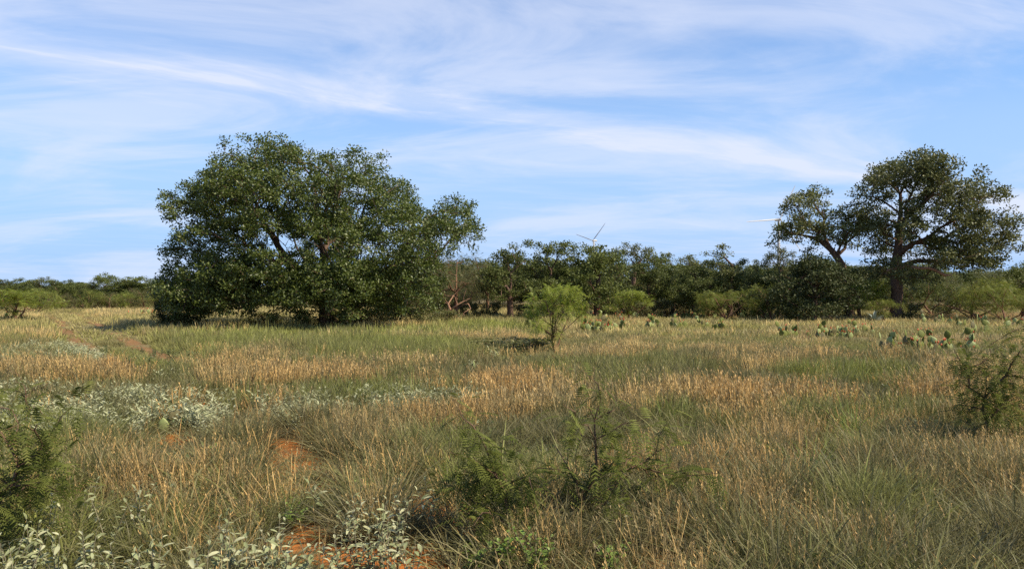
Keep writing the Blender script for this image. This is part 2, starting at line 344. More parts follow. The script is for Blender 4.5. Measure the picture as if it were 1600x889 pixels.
def blades(n, rad, h0, h1, w, lean, curve, seed, lv=(0, 0.42, 0.76, 1.0), wid=(0.9, 1.0, 0.6, 0.0), centre=True):
    """arching blades growing from a tuft"""
    rg = R(seed); a = rg.random(n) * 6.283; r = rad * np.sqrt(rg.random(n))
    base = np.stack([r * np.cos(a), r * np.sin(a), np.full(n, -0.03)], -1)
    la = np.where(rg.random(n) < 0.6, a, rg.random(n) * 6.283)
    dr = np.stack([np.cos(la), np.sin(la), np.zeros(n)], -1)
    sa_ = rg.random(n) * 6.283; side = np.stack([np.cos(sa_), np.sin(sa_), np.zeros(n)], -1)
    h = h0 + (h1 - h0) * rg.random(n); ln = lean * np.abs(rg.normal(0, 1, n)); cv = curve * rg.random(n)
    V = []
    for t, k in zip(lv, wid):
        c = base + dr * (h * (ln * t + cv * t * t))[:, None] + np.array([0, 0, 1]) * (h * (t - 0.38 * cv * t * t))[:, None]
        ww = (w * k * (0.7 + 0.6 * rg.random(n)))[:, None] * side * 0.5
        V += [c - ww, c + ww] if k > 0 else [c]
    L = len(V); V = np.stack(V, 1); T = []
    for i in range(len(lv) - 1):
        a0 = i * 2
        if a0 + 3 < L: T += [(a0, a0 + 1, a0 + 3), (a0, a0 + 3, a0 + 2)]
        else: T += [(a0, a0 + 1, a0 + 2)]
    T = (np.array(T)[None] + (np.arange(n) * L)[:, None, None]).reshape(-1, 3)
    return V.reshape(-1, 3), T, np.repeat(rg.random(n), L)
def stalks(n, rad, h0, h1, w, seed, head=0.35, spk=5, sl_=0.03, lean=0.10):
    """upright dry stems carrying narrow seed heads"""
    rg = R(seed); V, T, a = blades(n, rad, h0, h1, w, lean, 0.16, seed, (0, 0.5, 0.8, 1.0), (1.0, 0.8, 1.3, 0.0))
    V = V.reshape(n, -1, 3); A_ = Acc(); A_.add(V, T, a)
    top = V[:, -1]; low = 0.5 * (V[:, 2] + V[:, 3])
    for k in range(spk):
        t = 1 - head * (k + rg.random(n)) / spk
        p = low + (top - low) * np.clip((t - 0.5) / 0.5, 0, 1)[:, None]
        an = rg.random(n) * 6.283; d = np.stack([np.cos(an) * 0.5, np.sin(an) * 0.5, np.ones(n) * 0.9], -1)
        s = np.stack([-np.sin(an), np.cos(an), np.zeros(n)], -1)
        l = sl_ * (0.6 + 0.8 * rg.random(n))[:, None]
        tri = np.stack([p, p + d * l * 0.55 + s * w * 1.2, p + d * l], 1)
        A_.add(tri, np.arange(n * 3), np.repeat(np.clip(a.reshape(n, -1)[:, 0] + 0.15, 0, 1), 3))
    return np.concatenate(A_.V), np.concatenate(A_.T), np.concatenate(A_.A)
# (Acc.add offsets face indices itself)
def asset(name, pieces, mat):
    A_ = Acc()
    for V, T, a in pieces: A_.add(V, T, a)
    return A_.mesh(name, mat)
straw_near = [asset('straw_tuft', [stalks(12, 0.10, 0.26, 0.62, 0.0036, 100 + i, lean=0.16), blades(20, 0.10, 0.10, 0.36, 0.0045, 0.32, 0.8, 200 + i)], M['grass']) for i in range(5)]
green_near = [asset('green_tuft', [blades(34, 0.10, 0.10, 0.40, 0.005, 0.34, 0.8, 300 + i), blades(14, 0.08, 0.14, 0.42, 0.010, 0.42, 1.1, 320 + i), blades(8, 0.12, 0.05, 0.14, 0.012, 0.9, 1.2, 330 + i)], M['grass']) for i in range(5)]
bright_near = [asset('bright_tuft', [blades(60, 0.09, 0.20, 0.48, 0.007, 0.38, 0.8, 350 + i)], M['grass']) for i in range(3)]
straw_mid = [asset('straw_tuft', [stalks(22, 0.22, 0.30, 0.60, 0.008, 400 + i, 0.35, 3, 0.05), blades(18, 0.22, 0.12, 0.36, 0.009, 0.25, 0.5, 450 + i)], M['grass']) for i in range(4)]
green_mid = [asset('green_tuft', [blades(52, 0.24, 0.12, 0.38, 0.010, 0.30, 0.6, 500 + i)], M['grass']) for i in range(4)]
straw_far = [asset('straw_tuft', [blades(46, 0.55, 0.26, 0.60, 0.020, 0.14, 0.35, 600 + i)], M['grass']) for i in range(4)]
green_far = [asset('green_tuft', [blades(54, 0.55, 0.14, 0.42, 0.022, 0.28, 0.5, 650 + i)], M['grass']) for i in range(4)]

def field(y0, y1, dens, seed, slope=0.74, pad=2.6):
    rg = R(seed); out = []
    edges = np.geomspace(y0, y1, 14)
    for a, b in zip(edges[:-1], edges[1:]):
        hw = slope * b + pad; n = int(dens * (b - a) * 2 * hw)
        x = rg.uniform(-hw, hw, n); y = rg.uniform(a, b, n)
        k = np.abs(x) < slope * y + pad; out.append(np.stack([x[k], y[k]], -1))
    return np.concatenate(out)
STRAW = np.array([0.50, 0.305, 0.105]); PALE = np.array([0.52, 0.405, 0.175]); OLIVE = np.array([0.165, 0.155, 0.058]); GREEN = np.array([0.175, 0.205, 0.036]); LIME = np.array([0.26, 0.29, 0.062]); GREY = np.array([0.19, 0.165, 0.085]); RUST = np.array([0.42, 0.20, 0.11])
def lerp(a, b, t): return a + (b - a) * np.clip(t, 0, 1)[:, None]
def cover(kind, p, seed):
    """keep mask, colours and height for tufts of a kind at ground points p"""
    rg = R(seed); x, y = p.T; n = len(p)
    bareness = ell(x, y, SOIL_PX, 0, 1.25); silver = ell(x, y, SILVER_PX, 0.15); green = ell(x, y, GREEN_PX, 0.15); straw = ell(x, y, STRAW_PX, 0.3)
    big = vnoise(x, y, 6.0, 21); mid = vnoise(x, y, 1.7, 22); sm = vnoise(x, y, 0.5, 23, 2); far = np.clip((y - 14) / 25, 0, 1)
    rd = rut_dist(x, y); j = rg.random(n); bare2 = np.max([ell(x, y, SOIL_PX, q_, 1.45) for q_ in (0.08, 0.18, 0.28, 0.38)], 0) * (y < 14) * np.clip(0.35 + 1.3 * vnoise(x, y, 0.35, 55, 2), 0, 1)
    close = near_plant(x, y); nearf = np.clip((11 - y) / 4, 0, 1)
    s = (big - 0.5) * 1.6 + (mid - 0.5) * 2.2 + 0.16 - 0.20 * np.clip((y - 9) / 3, 0, 1) - 0.16 * np.clip((x - 0.12 * y) / 1.5, 0, 1) * nearf + straw * 0.95 - green * 0.75 - silver * 0.35
    if kind == 'straw':
        keep = (j < np.clip(0.03 + 1.0 * s, 0.03, 0.9) * (1 - 0.45 * nearf) * (1 - 0.25 * far) * (1 - 0.97 * close) * (1 - 0.96 * bare2)) & (rg.random(n) > bareness * 1.0) & (rd > 0.75 + 0.3 * sm)
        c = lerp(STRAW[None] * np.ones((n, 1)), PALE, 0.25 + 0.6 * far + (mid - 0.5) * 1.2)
        rust = np.clip((vnoise(x, y, 8, 31) - 0.52) * 5, 0, 1) * np.clip((x - 1) / 6, 0, 1) * np.clip((y - 18) / 8, 0, 1)
        c = lerp(c, RUST, 0.55 * rust)
        c = lerp(c, GREEN, 0.75 * green * (rg.random(n) < 0.7)); c = lerp(c, GREY, 0.7 * (rg.random(n) < 0.42))
        h = (0.62 + 0.35 * mid + 0.25 * rg.random(n)) * (0.88 - 0.10 * nearf) * np.where((y > 20) & (x > 0), 0.70, 1.0)
    else:
        keep = (rg.random(n) > bareness * 0.93) & (rd > 0.32 + 0.2 * sm) & (j < np.clip(0.15 + 1.5 * (sm - 0.2), 0.12, 1) * (1 - 0.85 * bare2))
        gm = np.clip((vnoise(x, y, 3.0, 41) - 0.40) * 3.0, 0, 1)
        c = lerp(OLIVE[None] * np.ones((n, 1)), GREEN, 0.7 * gm); c = lerp(c, GREY, 0.65 * (rg.random(n) < 0.4))
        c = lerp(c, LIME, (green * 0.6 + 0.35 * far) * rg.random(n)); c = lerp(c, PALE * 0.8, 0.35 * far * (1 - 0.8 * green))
        h = 0.45 + 1.0 * sm + 0.25 * green
        h = np.where(rd < 0.9, h * 0.45, h) * (1 - 0.35 * close) * (1 - 0.6 * bare2) * np.where((y > 20) & (x > 0), 0.72, 1.0)
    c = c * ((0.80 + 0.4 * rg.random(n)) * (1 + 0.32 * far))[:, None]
    return keep, c, h
def lay(kind, name, label, assets, y0, y1, dens, seed, sxy=1.0):
    p = field(y0, y1, dens, seed); k, c, h = cover(kind, p, seed + 1); p, c, h = p[k], c[k], h[k]
    rg = R(seed + 2); w = sxy * (0.85 + 0.4 * rg.random(len(p)))
    pts = np.concatenate([p, gz(*p.T)[:, None]], 1)
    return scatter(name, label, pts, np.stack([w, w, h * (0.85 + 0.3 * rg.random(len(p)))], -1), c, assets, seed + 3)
lay('straw', 'straw_grass', 'tall orange tan straw stems with seed heads among the silver leaved plants', straw_near, 2.6, 10, 95, 1000)
lay('green', 'green_grass', 'short grey green grass under the straw stems', green_near, 2.6, 10, 135, 1010)
lay('straw', 'straw_grass', 'tan straw grass in patches around the small feathery tree', straw_mid, 9.5, 27, 34, 1020)
lay('green', 'green_grass', 'olive and green grass filling the middle of the meadow', green_mid, 9.5, 27, 36, 1030)
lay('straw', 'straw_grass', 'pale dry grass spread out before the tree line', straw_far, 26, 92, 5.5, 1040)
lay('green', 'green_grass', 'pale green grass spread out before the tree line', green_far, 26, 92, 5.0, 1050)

lay('green', 'bunch_grass', 'arching leafy bunch grass dotted through the meadow', bright_near, 2.8, 24, 5.5, 1060, 1.25)
# mid-distance silver leaved cover
def leafy(n, h, spread, ll, lw, seed, droop=0.2, whorl=0.0):
    """leaves up a few leaning stems; one folded leaf = 4 vertices"""
    rg = R(seed); ns = max(3, n // 9); A_ = Acc()
    for s in range(ns):
        a = rg.random() * 6.283; ln = spread * rg.random(); hh = h * (0.6 + 0.4 * rg.random())
        top = np.array([math.cos(a) * ln, math.sin(a) * ln, hh])
        k = n // ns; t = 0.25 + 0.75 * (np.arange(k) + rg.random(k)) / k
        p = top[None] * t[:, None]; an = np.arange(k) * 2.4 + rg.random(k)
        d = np.stack([np.cos(an), np.sin(an), 0.55 - droop + 0.5 * rg.random(k)], -1); d = unit(d)
        add_leaves(A_, p, d, ll * (0.6 + 0.6 * rg.random(k)), lw / ll, rg)
        sd_ = np.array([math.sin(a), -math.cos(a), 0]) * 0.004
        A_.add([-sd_, sd_, top], [0, 1, 2], 0.2)
    return np.concatenate(A_.V), np.concatenate(A_.T), np.concatenate(A_.A)
def add_leaves(A_, p, d, L, ratio, rg, upb=0.6, fold=0.25):
    n = len(p); up = unit(rg.normal(0, 1, (n, 3)) * (1 - upb) + np.array([0, 0, 1.0]) * upb)
    s = unit(np.cross(d, up)); nn = np.cross(s, d); L = np.broadcast_to(L, (n,))[:, None]
    w = L * ratio * 0.5
    v0 = p; v1 = p + d * L * 0.45 + s * w + nn * w * fold; v2 = p + d * L; v3 = p + d * L * 0.45 - s * w + nn * w * fold
    V = np.stack([v0, v1, v2, v3], 1).reshape(-1, 3); T = (np.array([[0, 1, 2], [0, 2, 3]])[None] + (np.arange(n) * 4)[:, None, None]).reshape(-1, 3)
    A_.add(V, T, np.repeat(rg.random(n), 4))
silver_asset = [asset('silver_sprig', [leafy(81, 0.34, 0.17, 0.058, 0.019, 700 + i)], M['silver_sprig']) for i in range(4)]
p = field(8, 34, 34, 1100); rg = R(1101); sv = ell(p[:, 0], p[:, 1], SILVER_PX, 0.25)
k = rg.random(len(p)) < sv * np.clip(vnoise(p[:, 0], p[:, 1], 1.4, 77) * 2.1 - 0.2, 0, 1); k |= (rg.random(len(p)) < 0.012) & (p[:, 0] < 0) & (p[:, 1] < 20); p = p[k]
s = 0.75 + 0.5 * rg.random(len(p))
scatter('silver_groundcover', 'low silver leaved plants spreading in pale drifts through the grass', np.concatenate([p, gz(*p.T)[:, None]], 1), np.stack([s * 1.1, s * 1.1, s * 0.85], -1), np.ones((len(p), 3)), silver_asset, 1102, cat='plants')
weed_asset = [asset('weed_sprig', [leafy(40, 0.24, 0.16, 0.045, 0.022, 740 + i)], M['dark_forb']) for i in range(3)]
p = field(3, 22, 9, 1110); rg = R(1111); k = rg.random(len(p)) < np.clip((vnoise(p[:, 0], p[:, 1], 1.6, 81) - 0.42) * 3.2, 0, 1); p = p[k]
s = 0.6 + 0.7 * rg.random(len(p))
scatter('green_weeds', 'small dark green leafy weeds mixed through the grass', np.concatenate([p, gz(*p.T)[:, None]], 1), np.stack([s, s, s], -1), np.ones((len(p), 3)), weed_asset, 1112, cat='plants')

# ------------------------------------------------------------------ branching
def skeleton(trunk, targets, rg, step=0.55, wpath=0.35, wig=0.10, sag=0.0):
    """nodes and parents: targets are joined one after another to the cheapest place on the growing tree"""
    P = [np.array(trunk[0], float)]; par = [-1]; plen = [0.0]
    for q_ in trunk[1:]:
        q_ = np.array(q_, float); a = P[-1]; m = max(1, int(np.linalg.norm(q_ - a) / step))
        for i in range(1, m + 1):
            P.append(a + (q_ - a) * i / m + (rg.normal(0, wig * 0.3, 3) if i < m else 0)); par.append(len(P) - 2); plen.append(plen[-1] + np.linalg.norm(P[-1] - P[-2]))
    cap = 8 * len(targets) + len(P) + 4000
    arr = np.zeros((cap, 3)); pl = np.zeros(cap); n = len(P); arr[:n] = P; pl[:n] = plen; par = list(par) + [0] * 0
    first = max(1, int(n * 0.3)) if len(trunk) > 1 else 0
    tips = []
    for tg in targets:
        c = np.linalg.norm(arr[first:n] - tg, axis=1) + wpath * pl[first:n]
        j = int(np.argmin(c)) + first; a = arr[j]; d = np.linalg.norm(tg - a); m = max(1, min(6, int(d / step))); last = j
        bend = np.array([0, 0, 0.12 * d]) + rg.normal(0, wig * d * 0.5, 3)
        for i in range(1, m + 1):
            t = i / m; q_ = a + (tg - a) * t + bend * (t * (1 - t)) * 1.6 + (rg.normal(0, wig * 0.35, 3) if i < m else 0)
            if n >= cap: break
            arr[n] = q_; pl[n] = pl[last] + np.linalg.norm(q_ - arr[last]); par.append(last); last = n; n += 1
        tips.append(last)
    return arr[:n].copy(), np.array(par[:n]), np.array(tips)
def radii(par, r_tip, r_base, minr):
    n = len(par); cnt = np.zeros(n); kids = np.zeros(n, int)
    for i in range(1, n): kids[par[i]] += 1
    cnt[kids == 0] = 1
    for i in range(n - 1, 0, -1): cnt[par[i]] += cnt[i]
    ex = math.log(r_base / r_tip) / math.log(max(cnt[0], 2))
    return np.maximum(r_tip * np.maximum(cnt, 1) ** ex, minr)
def tube_mesh(P, par, r, flare=1.0, min_keep=0.0):
    """limbs as tapered tubes; the thickest child goes on from its parent's ring"""
    n = len(P); A_V = []; T = []; cnt = 0
    main = {}
    for i in range(1, n):
        j = par[i]
        if j not in main or r[i] > r[main[j]]: main[j] = i
    ring = [None] * n
    ref = np.array([0.31, 0.87, 0.38])
    def mk(c, d, rad, k):
        nonlocal cnt
        a = np.cross(d, ref); a /= np.linalg.norm(a) + 1e-9; b = np.cross(d, a)
        th = np.arange(k) * 2 * math.pi / k
        A_V.append(c + rad * (np.cos(th)[:, None] * a + np.sin(th)[:, None] * b)); s_ = cnt; cnt += k; return s_, k
    for i in range(1, n):
        if r[i] < min_keep: continue
        j = par[i]; d = P[i] - P[j]; L = np.linalg.norm(d)
        if L < 1e-6: ring[i] = ring[j]; continue
        d /= L; k = 9 if r[i] > 0.12 else 6 if r[i] > 0.035 else 3
        if main.get(j) == i and ring[j] is not None and ring[j][1] == k: s0 = ring[j]
        else: s0 = mk(P[j] - (d * r[i] * 0.4 if par[j] >= 0 else 0), d, min(r[j], r[i] * 1.25) * (flare if j == 0 else 1), k)
        m = main.get(i); dd = d
        if m is not None: dd = unit(d + unit(P[m] - P[i]))
        s1 = mk(P[i], dd, r[i] if m is not None else r[i] * 0.35, k); ring[i] = s1
        for q_ in range(k):
            a, b = s0[0] + q_, s0[0] + (q_ + 1) % k; c, e = s1[0] + q_, s1[0] + (q_ + 1) % k
            T += [(a, b, e), (a, e, c)]
    return np.concatenate(A_V), np.array(T)

def in_poly(x, z, poly):
    px, pz = poly[:, 0], poly[:, 1]; qx, qz = np.roll(px, -1), np.roll(pz, -1); ins = np.zeros(len(x), bool)
    for a, b, c, d in zip(px, pz, qx, qz):
        cr = ((b > z) != (d > z)) & (x < (c - a) * (z - b) / (d - b + 1e-12) + a); ins ^= cr
    return ins
def lobes_from_outline(poly, depth, rg, r0, r1, n_in, front=0.6):
    """sub-crowns: one row along the outline, the others over the front and back of the dome"""
    nxt = np.roll(poly, -1, 0); seg = np.linalg.norm(nxt - poly, axis=1); L = seg.sum(); out = []
    xc = (poly[:, 0].min() + poly[:, 0].max()) / 2; hw = (poly[:, 0].max() - poly[:, 0].min()) / 2; z0, z1 = poly[:, 1].min(), poly[:, 1].max()
    def dl(x, z): return depth * math.sqrt(max(0.05, 1 - ((x - xc) / hw) ** 2)) * math.sqrt(max(0.06, 1 - max(0, (z - z0) / (z1 - z0) * 1.0 - 0.25) ** 1.6))
    s = 0
    while s < L:
        r = r0 + (r1 - r0) * rg.random() * 0.7
        c = np.cumsum(seg); i = int(np.searchsorted(c, s)); i = min(i, len(poly) - 1); t = (s - (c[i] - seg[i])) / seg[i]
        p_ = poly[i] + (nxt[i] - poly[i]) * t; d = (nxt[i] - poly[i]) / seg[i]; nrm = np.array([-d[1], d[0]])
        q_ = p_ + nrm * r * 0.9
        if not in_poly(q_[:1], q_[1:], poly)[0]: q_ = p_ - nrm * r * 0.9
        if in_poly(q_[:1], q_[1:], poly)[0]: out.append((q_[0], rg.normal(0, 0.28) * dl(*q_), q_[1], r))
        s += r * 1.25
    k = 0
    while k < n_in:
        x = rg.uniform(poly[:, 0].min(), poly[:, 0].max()); z = rg.uniform(z0, z1); r = r0 + (r1 - r0) * rg.random()
        if not in_poly(np.array([x, x - r * 0.7, x + r * 0.7, x, x]), np.array([z, z, z, z + r * 0.8, z - r * 0.5]), poly).all(): continue
        y = dl(x, z) * (0.35 + 0.65 * rg.random()) * (-1 if rg.random() < front else 1)
        out.append((x, y, z, r)); k += 1
    return out
def clusters(lobes, rg, per_area, hollow=0.62):
    out = []
    for x, y, z, r in lobes:
        n = max(4, int(per_area * r * r)); d = unit(rg.normal(0, 1, (n * 2, 3))); d = d[(d[:, 2] > -0.35) | (rg.random(n * 2) < 0.3)][:n]
        rr = r * (hollow + (1.05 - hollow) * rg.random(len(d)))[:, None]
        out.append(np.array([x, y, z]) + d * rr * np.array([1.05, 1.05, 0.85]))
    return np.concatenate(out)
def leaf_cloud(tips, n_per, rad, L, ratio, rg, centre, upb=0.45):
    A_ = Acc(); n = len(tips) * n_per
    off = rg.normal(0, 1, (n, 3)); off = unit(off) * (rg.random((n, 1)) ** 0.6) * rad * np.array([1.15, 1.15, 0.75])
    p = np.repeat(tips, n_per, 0) + off
    d = unit(off * 0.7 / rad + rg.normal(0, 0.55, (n, 3)) + np.array([0, 0, 0.1]))
    add_leaves(A_, p, d, L * (0.65 + 0.7 * rg.random(n)), ratio, rg, upb)
    return A_
def frond_cloud(tips, n_per, rad, L, rg, pairs=5, wide=0.016, droop=0.25):
    """feathery leaves: slim leaflets set along a drooping midrib"""
    A_ = Acc(); n = len(tips) * n_per
    off = unit(rg.normal(0, 1, (n, 3))) * (rg.random((n, 1)) ** 0.6) * rad
    p = np.repeat(tips, n_per, 0) + off; d = unit(off / rad + rg.normal(0, 0.5, (n, 3)) + np.array([0, 0, -droop]))
    ll = L * (0.7 + 0.6 * rg.random(n))[:, None]; s = unit(np.cross(d, np.array([0.05, 0.02, 1.0]))); a = np.repeat(rg.random(n), 3)
    dn = np.array([0, 0, -1.0])
    for k in range(pairs):
        t = (k + 0.5) / pairs; c = p + d * ll * t + dn * ll * 0.25 * t * t
        for sg in (-1, 1):
            o = c + s * sg * ll * 0.30 * (1.1 - 0.6 * abs(t - 0.45)) + d * ll * 0.10 + dn * ll * 0.10
            tri = np.stack([c - d * wide * 0.5, c + d * wide * 0.5, o], 1).reshape(-1, 3)
            A_.add(tri, np.arange(n * 3), a)
    return A_
def build_tree(name, loc, trunk, lobes, cl, rg, leaf_mesh, bark, r_base, r_tip=0.010, wpath=0.35, **kw):
    t = empty(name, loc, 0.0, **kw)
    lc = np.array([l[:3] for l in lobes]); base = np.array(trunk[-1])
    lc = lc[np.argsort(np.linalg.norm(lc - base, axis=1))]; cs = cl[np.argsort(np.linalg.norm(cl - base, axis=1))]
    P, par, tips = skeleton(trunk, list(lc) + list(cs), rg, wpath=wpath)
    r = radii(par, r_tip, r_base, r_tip * 0.8)
    V, T = tube_mesh(P, par, r, 1.35)
    mesh_obj('trunk', tri_mesh('trunk', V, T, bark, None, True), t)
    mesh_obj('crown', leaf_mesh, t)
    return t
def outline_m(px, D, x0): return np.array([((a - x0) / F * D, z_at(b, D)) for a, b in px])

# ------------------------------------------------------------------ the great live oak
D = 36.8; x0 = 512
rg = R(42)
OUT = [(270, 392), (280, 356), (300, 332), (304, 312), (318, 294), (342, 286), (340, 262), (352, 236), (378, 220), (400, 214), (422, 222), (446, 208), (472, 220), (500, 224), (530, 221), (560, 219), (584, 226), (596, 244),
       (608, 262), (634, 272), (642, 292), (660, 318), (690, 324), (702, 312), (728, 322), (735, 342), (750, 364), (738, 396), (712, 404), (690, 420), (682, 448), (674, 476), (640, 488), (610, 482), (585, 496),
       (545, 486), (500, 484), (462, 474), (430, 488), (392, 497), (350, 500), (316, 494), (296, 486), (280, 458), (286, 424), (270, 406)]
OUT = [(a, b + 9 if b < 300 else b) for a, b in OUT]
poly = outline_m(OUT, D, x0)
lob = lobes_from_outline(poly, 5.4, rg, 0.5, 1.3, 230, 0.66)
for a in range(306, 655, 12):                                      # the skirt of low sprays round the dome
    for dy, top_, bot in ((-4.6, 440, 490), (-3.0, 415, 484), (3.2, 435, 484), (-3.8, 455, 490)):
        if rg.random() < 0.8:
            b = rg.uniform(top_, bot) - 8; f = (D + dy) / D; e = max(0.25, 1 - ((a - 480) / 215) ** 2) ** 0.5
            lob.append(((a - x0) / F * D, dy * e, z_at(b, D), rg.uniform(0.5, 0.95)))
cl = clusters(lob, rg, 14.5, 0.72)
scp = F / D
cpx = cl[:, 0] * scp + x0; cpy = HY - (cl[:, 2] - CAMZ) * scp
for (hx, hy, hw_, hh_, ymin) in ((498, 392, 40, 14, 0.8), (462, 414, 20, 8, 0.4), (565, 397, 24, 7, 0.4), (455, 444, 14, 8, 0.0), (690, 378, 5, 20, 3)):
    kill = (((cpx - hx) / hw_) ** 2 + ((cpy - hy) / hh_) ** 2 < 1 + 0.5 * rg.normal(0, 1, len(cl))) & (cl[:, 1] < ymin)
    cl = cl[~kill]; cpx = cpx[~kill]; cpy = cpy[~kill]
print('oak clusters', len(cl))
A = leaf_cloud(cl, 62, 0.29, 0.108, 0.56, rg, None)
ox, oy = at_dist(x0, D), D
tr = [(0, 0, -0.1), (-0.05, 0.1, 0.7), (-0.12, 0.05, 1.5), (-0.3, -0.2, 2.3), (-0.2, 0, 3.3), (0.0, 0.3, 4.4)]
build_tree('live_oak', (ox, oy, 0), tr, lob, cl, rg, A.mesh('crown', M['oak_leaf']), M['bark'], 0.36, 0.012,
           label='broad domed live oak with dense dark crown reaching down to the grass', cat='tree')

# ------------------------------------------------------------------ the two oaks behind the cactus flat
D = 47.0; x0 = 1402; rg = R(77)
OUT = [(1328, 300), (1345, 268), (1375, 254), (1392, 246), (1410, 236), (1432, 246), (1458, 241), (1462, 262), (1478, 262), (1500, 282), (1533, 288), (1538, 312), (1520, 322), (1546, 340), (1552, 358), (1582, 374), (1574, 396), (1552, 404), (1560, 426),
       (1530, 416), (1505, 440), (1470, 418), (1450, 432), (1440, 446), (1420, 452), (1400, 444), (1372, 452), (1352, 420), (1356, 380), (1336, 352), (1344, 326)]
OUT = [(1402 + (a - 1402) * 0.93, b) for a, b in OUT]
poly = outline_m(OUT, D, x0)
lob = lobes_from_outline(poly, 4.2, rg, 0.5, 1.1, 100, 0.64); cl = clusters(lob, rg, 12, 0.72)
scp = F / D
cpx = cl[:, 0] * scp + x0; cpy = HY - (cl[:, 2] - CAMZ) * scp
for hx, hy, hw_, hh_ in ((1405, 388, 11, 26), (1440, 402, 16, 10), (1462, 270, 7, 18), (1510, 330, 12, 7), (1520, 385, 22, 7), (1425, 350, 8, 20), (1480, 420, 16, 8), (1375, 345, 7, 20)):
    kill = ((cpx - hx) / hw_) ** 2 + ((cpy - hy) / hh_) ** 2 < 1 + 0.4 * rg.normal(0, 1, len(cl)); kill &= (cl[:, 1] < 1.5) | (rg.random(len(cl)) < 0.5)
    cl = cl[~kill]; cpx = cpx[~kill]; cpy = cpy[~kill]
A = leaf_cloud(cl, 58, 0.36, 0.145, 0.55, rg, None)
tr = [(0, 0, -0.1), (-0.1, 0, 0.8), (0.0, 0, 1.6), (-0.05, 0.1, 3.0), (0.1, 0, 4.6), (0.25, 0.1, 6.2), (0.2, 0, 7.4)]
build_tree('live_oak', (at_dist(x0, D), D, 0), tr, lob, cl, rg, A.mesh('crown', M['oak_leaf_dry']), M['bark'], 0.33, 0.014,
           label='tall open crowned oak with thick bare trunk behind the cactus flat', cat='tree')
D = 48.5; x0 = 1322; rg = R(78)
OUT = [(1204, 372), (1222, 340), (1232, 312), (1258, 292), (1284, 285), (1294, 304), (1284, 322), (1304, 332), (1330, 316), (1352, 332), (1348, 372), (1330, 398), (1304, 384), (1276, 396), (1250, 376), (1222, 384)]
poly = outline_m(OUT, D, x0)
lob = lobes_from_outline(poly, 2.4, rg, 0.4, 0.8, 20, 0.6); cl = clusters(lob, rg, 13, 0.7)
A = leaf_cloud(cl, 50, 0.34, 0.14, 0.55, rg, None)
tr = [(0.1, 0, -0.1), (0.1, 0, 1.2), (0.0, 0, 2.4), (-0.25, 0, 3.3), (-0.9, 0, 4.2), (-1.7, 0.1, 4.9)]
build_tree('live_oak', (at_dist(x0, D), D, 0), tr, lob, cl, rg, A.mesh('crown', M['oak_leaf_dry']), M['bark'], 0.21, 0.016,
           label='thin leaning oak with sparse crown in front of the larger wind turbine', cat='tree')

# ------------------------------------------------------------------ tree kinds for the tree line
def dome(rg, w, h, z0, n, r0, r1):
    out = []
    for i in range(n):
        a = rg.random() * 6.283; q_ = rg.random() ** 0.5; zt = rg.random()
        rr = w * q_ * math.sqrt(max(0.08, 1 - (1.55 * zt - 0.6) ** 2)); r = r0 + (r1 - r0) * rg.random()
        out.append((rr * math.cos(a) * 0.85, rr * math.sin(a) * 0.85, z0 + (h - z0 - r) * zt, r))
    return out
def kind_tree(name, seed, w, h, z0, nl, r0, r1, per, leaves, rad, L, mat, bark, rb, feather=False, stems=1, upb=0.45):
    rg = R(seed); lob = dome(rg, w, h, z0, nl, r0, r1); cl = clusters(lob, rg, per)
    A = frond_cloud(cl, leaves, rad, L, rg) if feather else leaf_cloud(cl, leaves, rad, L, 0.55, rg, None, upb)
    j = rg.normal(0, 0.12 * h / 5, 2)
    tr = [(0, 0, -0.1), (j[0] * 0.4, j[1] * 0.4, z0 * 0.5), (j[0], j[1], z0 + 0.1 * h), (j[0] * 1.5, j[1] * 1.5, z0 + (h - z0) * 0.45)]
    if stems > 1: tr = tr[:1] + [(0, 0, 0.12)]
    return build_tree(name, (0, 0, 0), tr, lob, cl, rg, A.mesh('crown', mat), bark, rb, 0.012 if stems == 1 else 0.008, 0.35 if stems == 1 else 0.62)
protos = {}
specs = dict(
    oak_a=('oak_tree', 11, 2.5, 5.2, 1.3, 24, 0.50, 1.0, 14, 74, 0.33, 0.125, 'wood_leaf', 'bark', 0.20),
    oak_b=('oak_tree', 12, 2.3, 5.6, 1.4, 24, 0.50, 0.95, 14, 74, 0.31, 0.125, 'wood_leaf', 'bark', 0.18),
    oak_c=('oak_tree', 13, 1.6, 5.8, 2.2, 16, 0.35, 0.70, 14, 56, 0.29, 0.12, 'oak_leaf_dry', 'bark', 0.15),
    oak_d=('oak_tree', 14, 2.7, 4.8, 1.1, 28, 0.45, 0.95, 14, 74, 0.33, 0.125, 'wood_leaf', 'bark', 0.20),
    oak_e=('oak_tree', 15, 1.1, 5.6, 2.4, 12, 0.30, 0.60, 14, 54, 0.28, 0.115, 'oak_leaf_dry', 'bark', 0.12),
    juniper=('juniper_tree', 16, 2.6, 4.6, 0.5, 60, 0.45, 0.85, 15, 60, 0.34, 0.13, 'juniper_leaf', 'bark', 0.2),
    thorn=('thorn_tree', 17, 2.6, 4.4, 1.2, 34, 0.40, 0.80, 12, 22, 0.36, 0.26, 'thorn_leaf', 'red_bark', 0.13))
for k, s_ in specs.items():
    protos[k] = kind_tree(s_[0], *s_[1:12], M[s_[12]], M[s_[13]], s_[14], feather=(k == 'thorn'))
protos['mesq_a'] = kind_tree('mesquite_tree', 21, 1.25, 2.3, 0.62, 19, 0.16, 0.34, 40, 19, 0.16, 0.20, M['mesquite_leaf'], M['red_bark'], 0.06, True, 3)
protos['mesq_b'] = kind_tree('mesquite_tree', 22, 1.5, 2.2, 0.65, 19, 0.2, 0.40, 34, 18, 0.19, 0.22, M['mesquite_dull'], M['red_bark'], 0.06, True, 3)
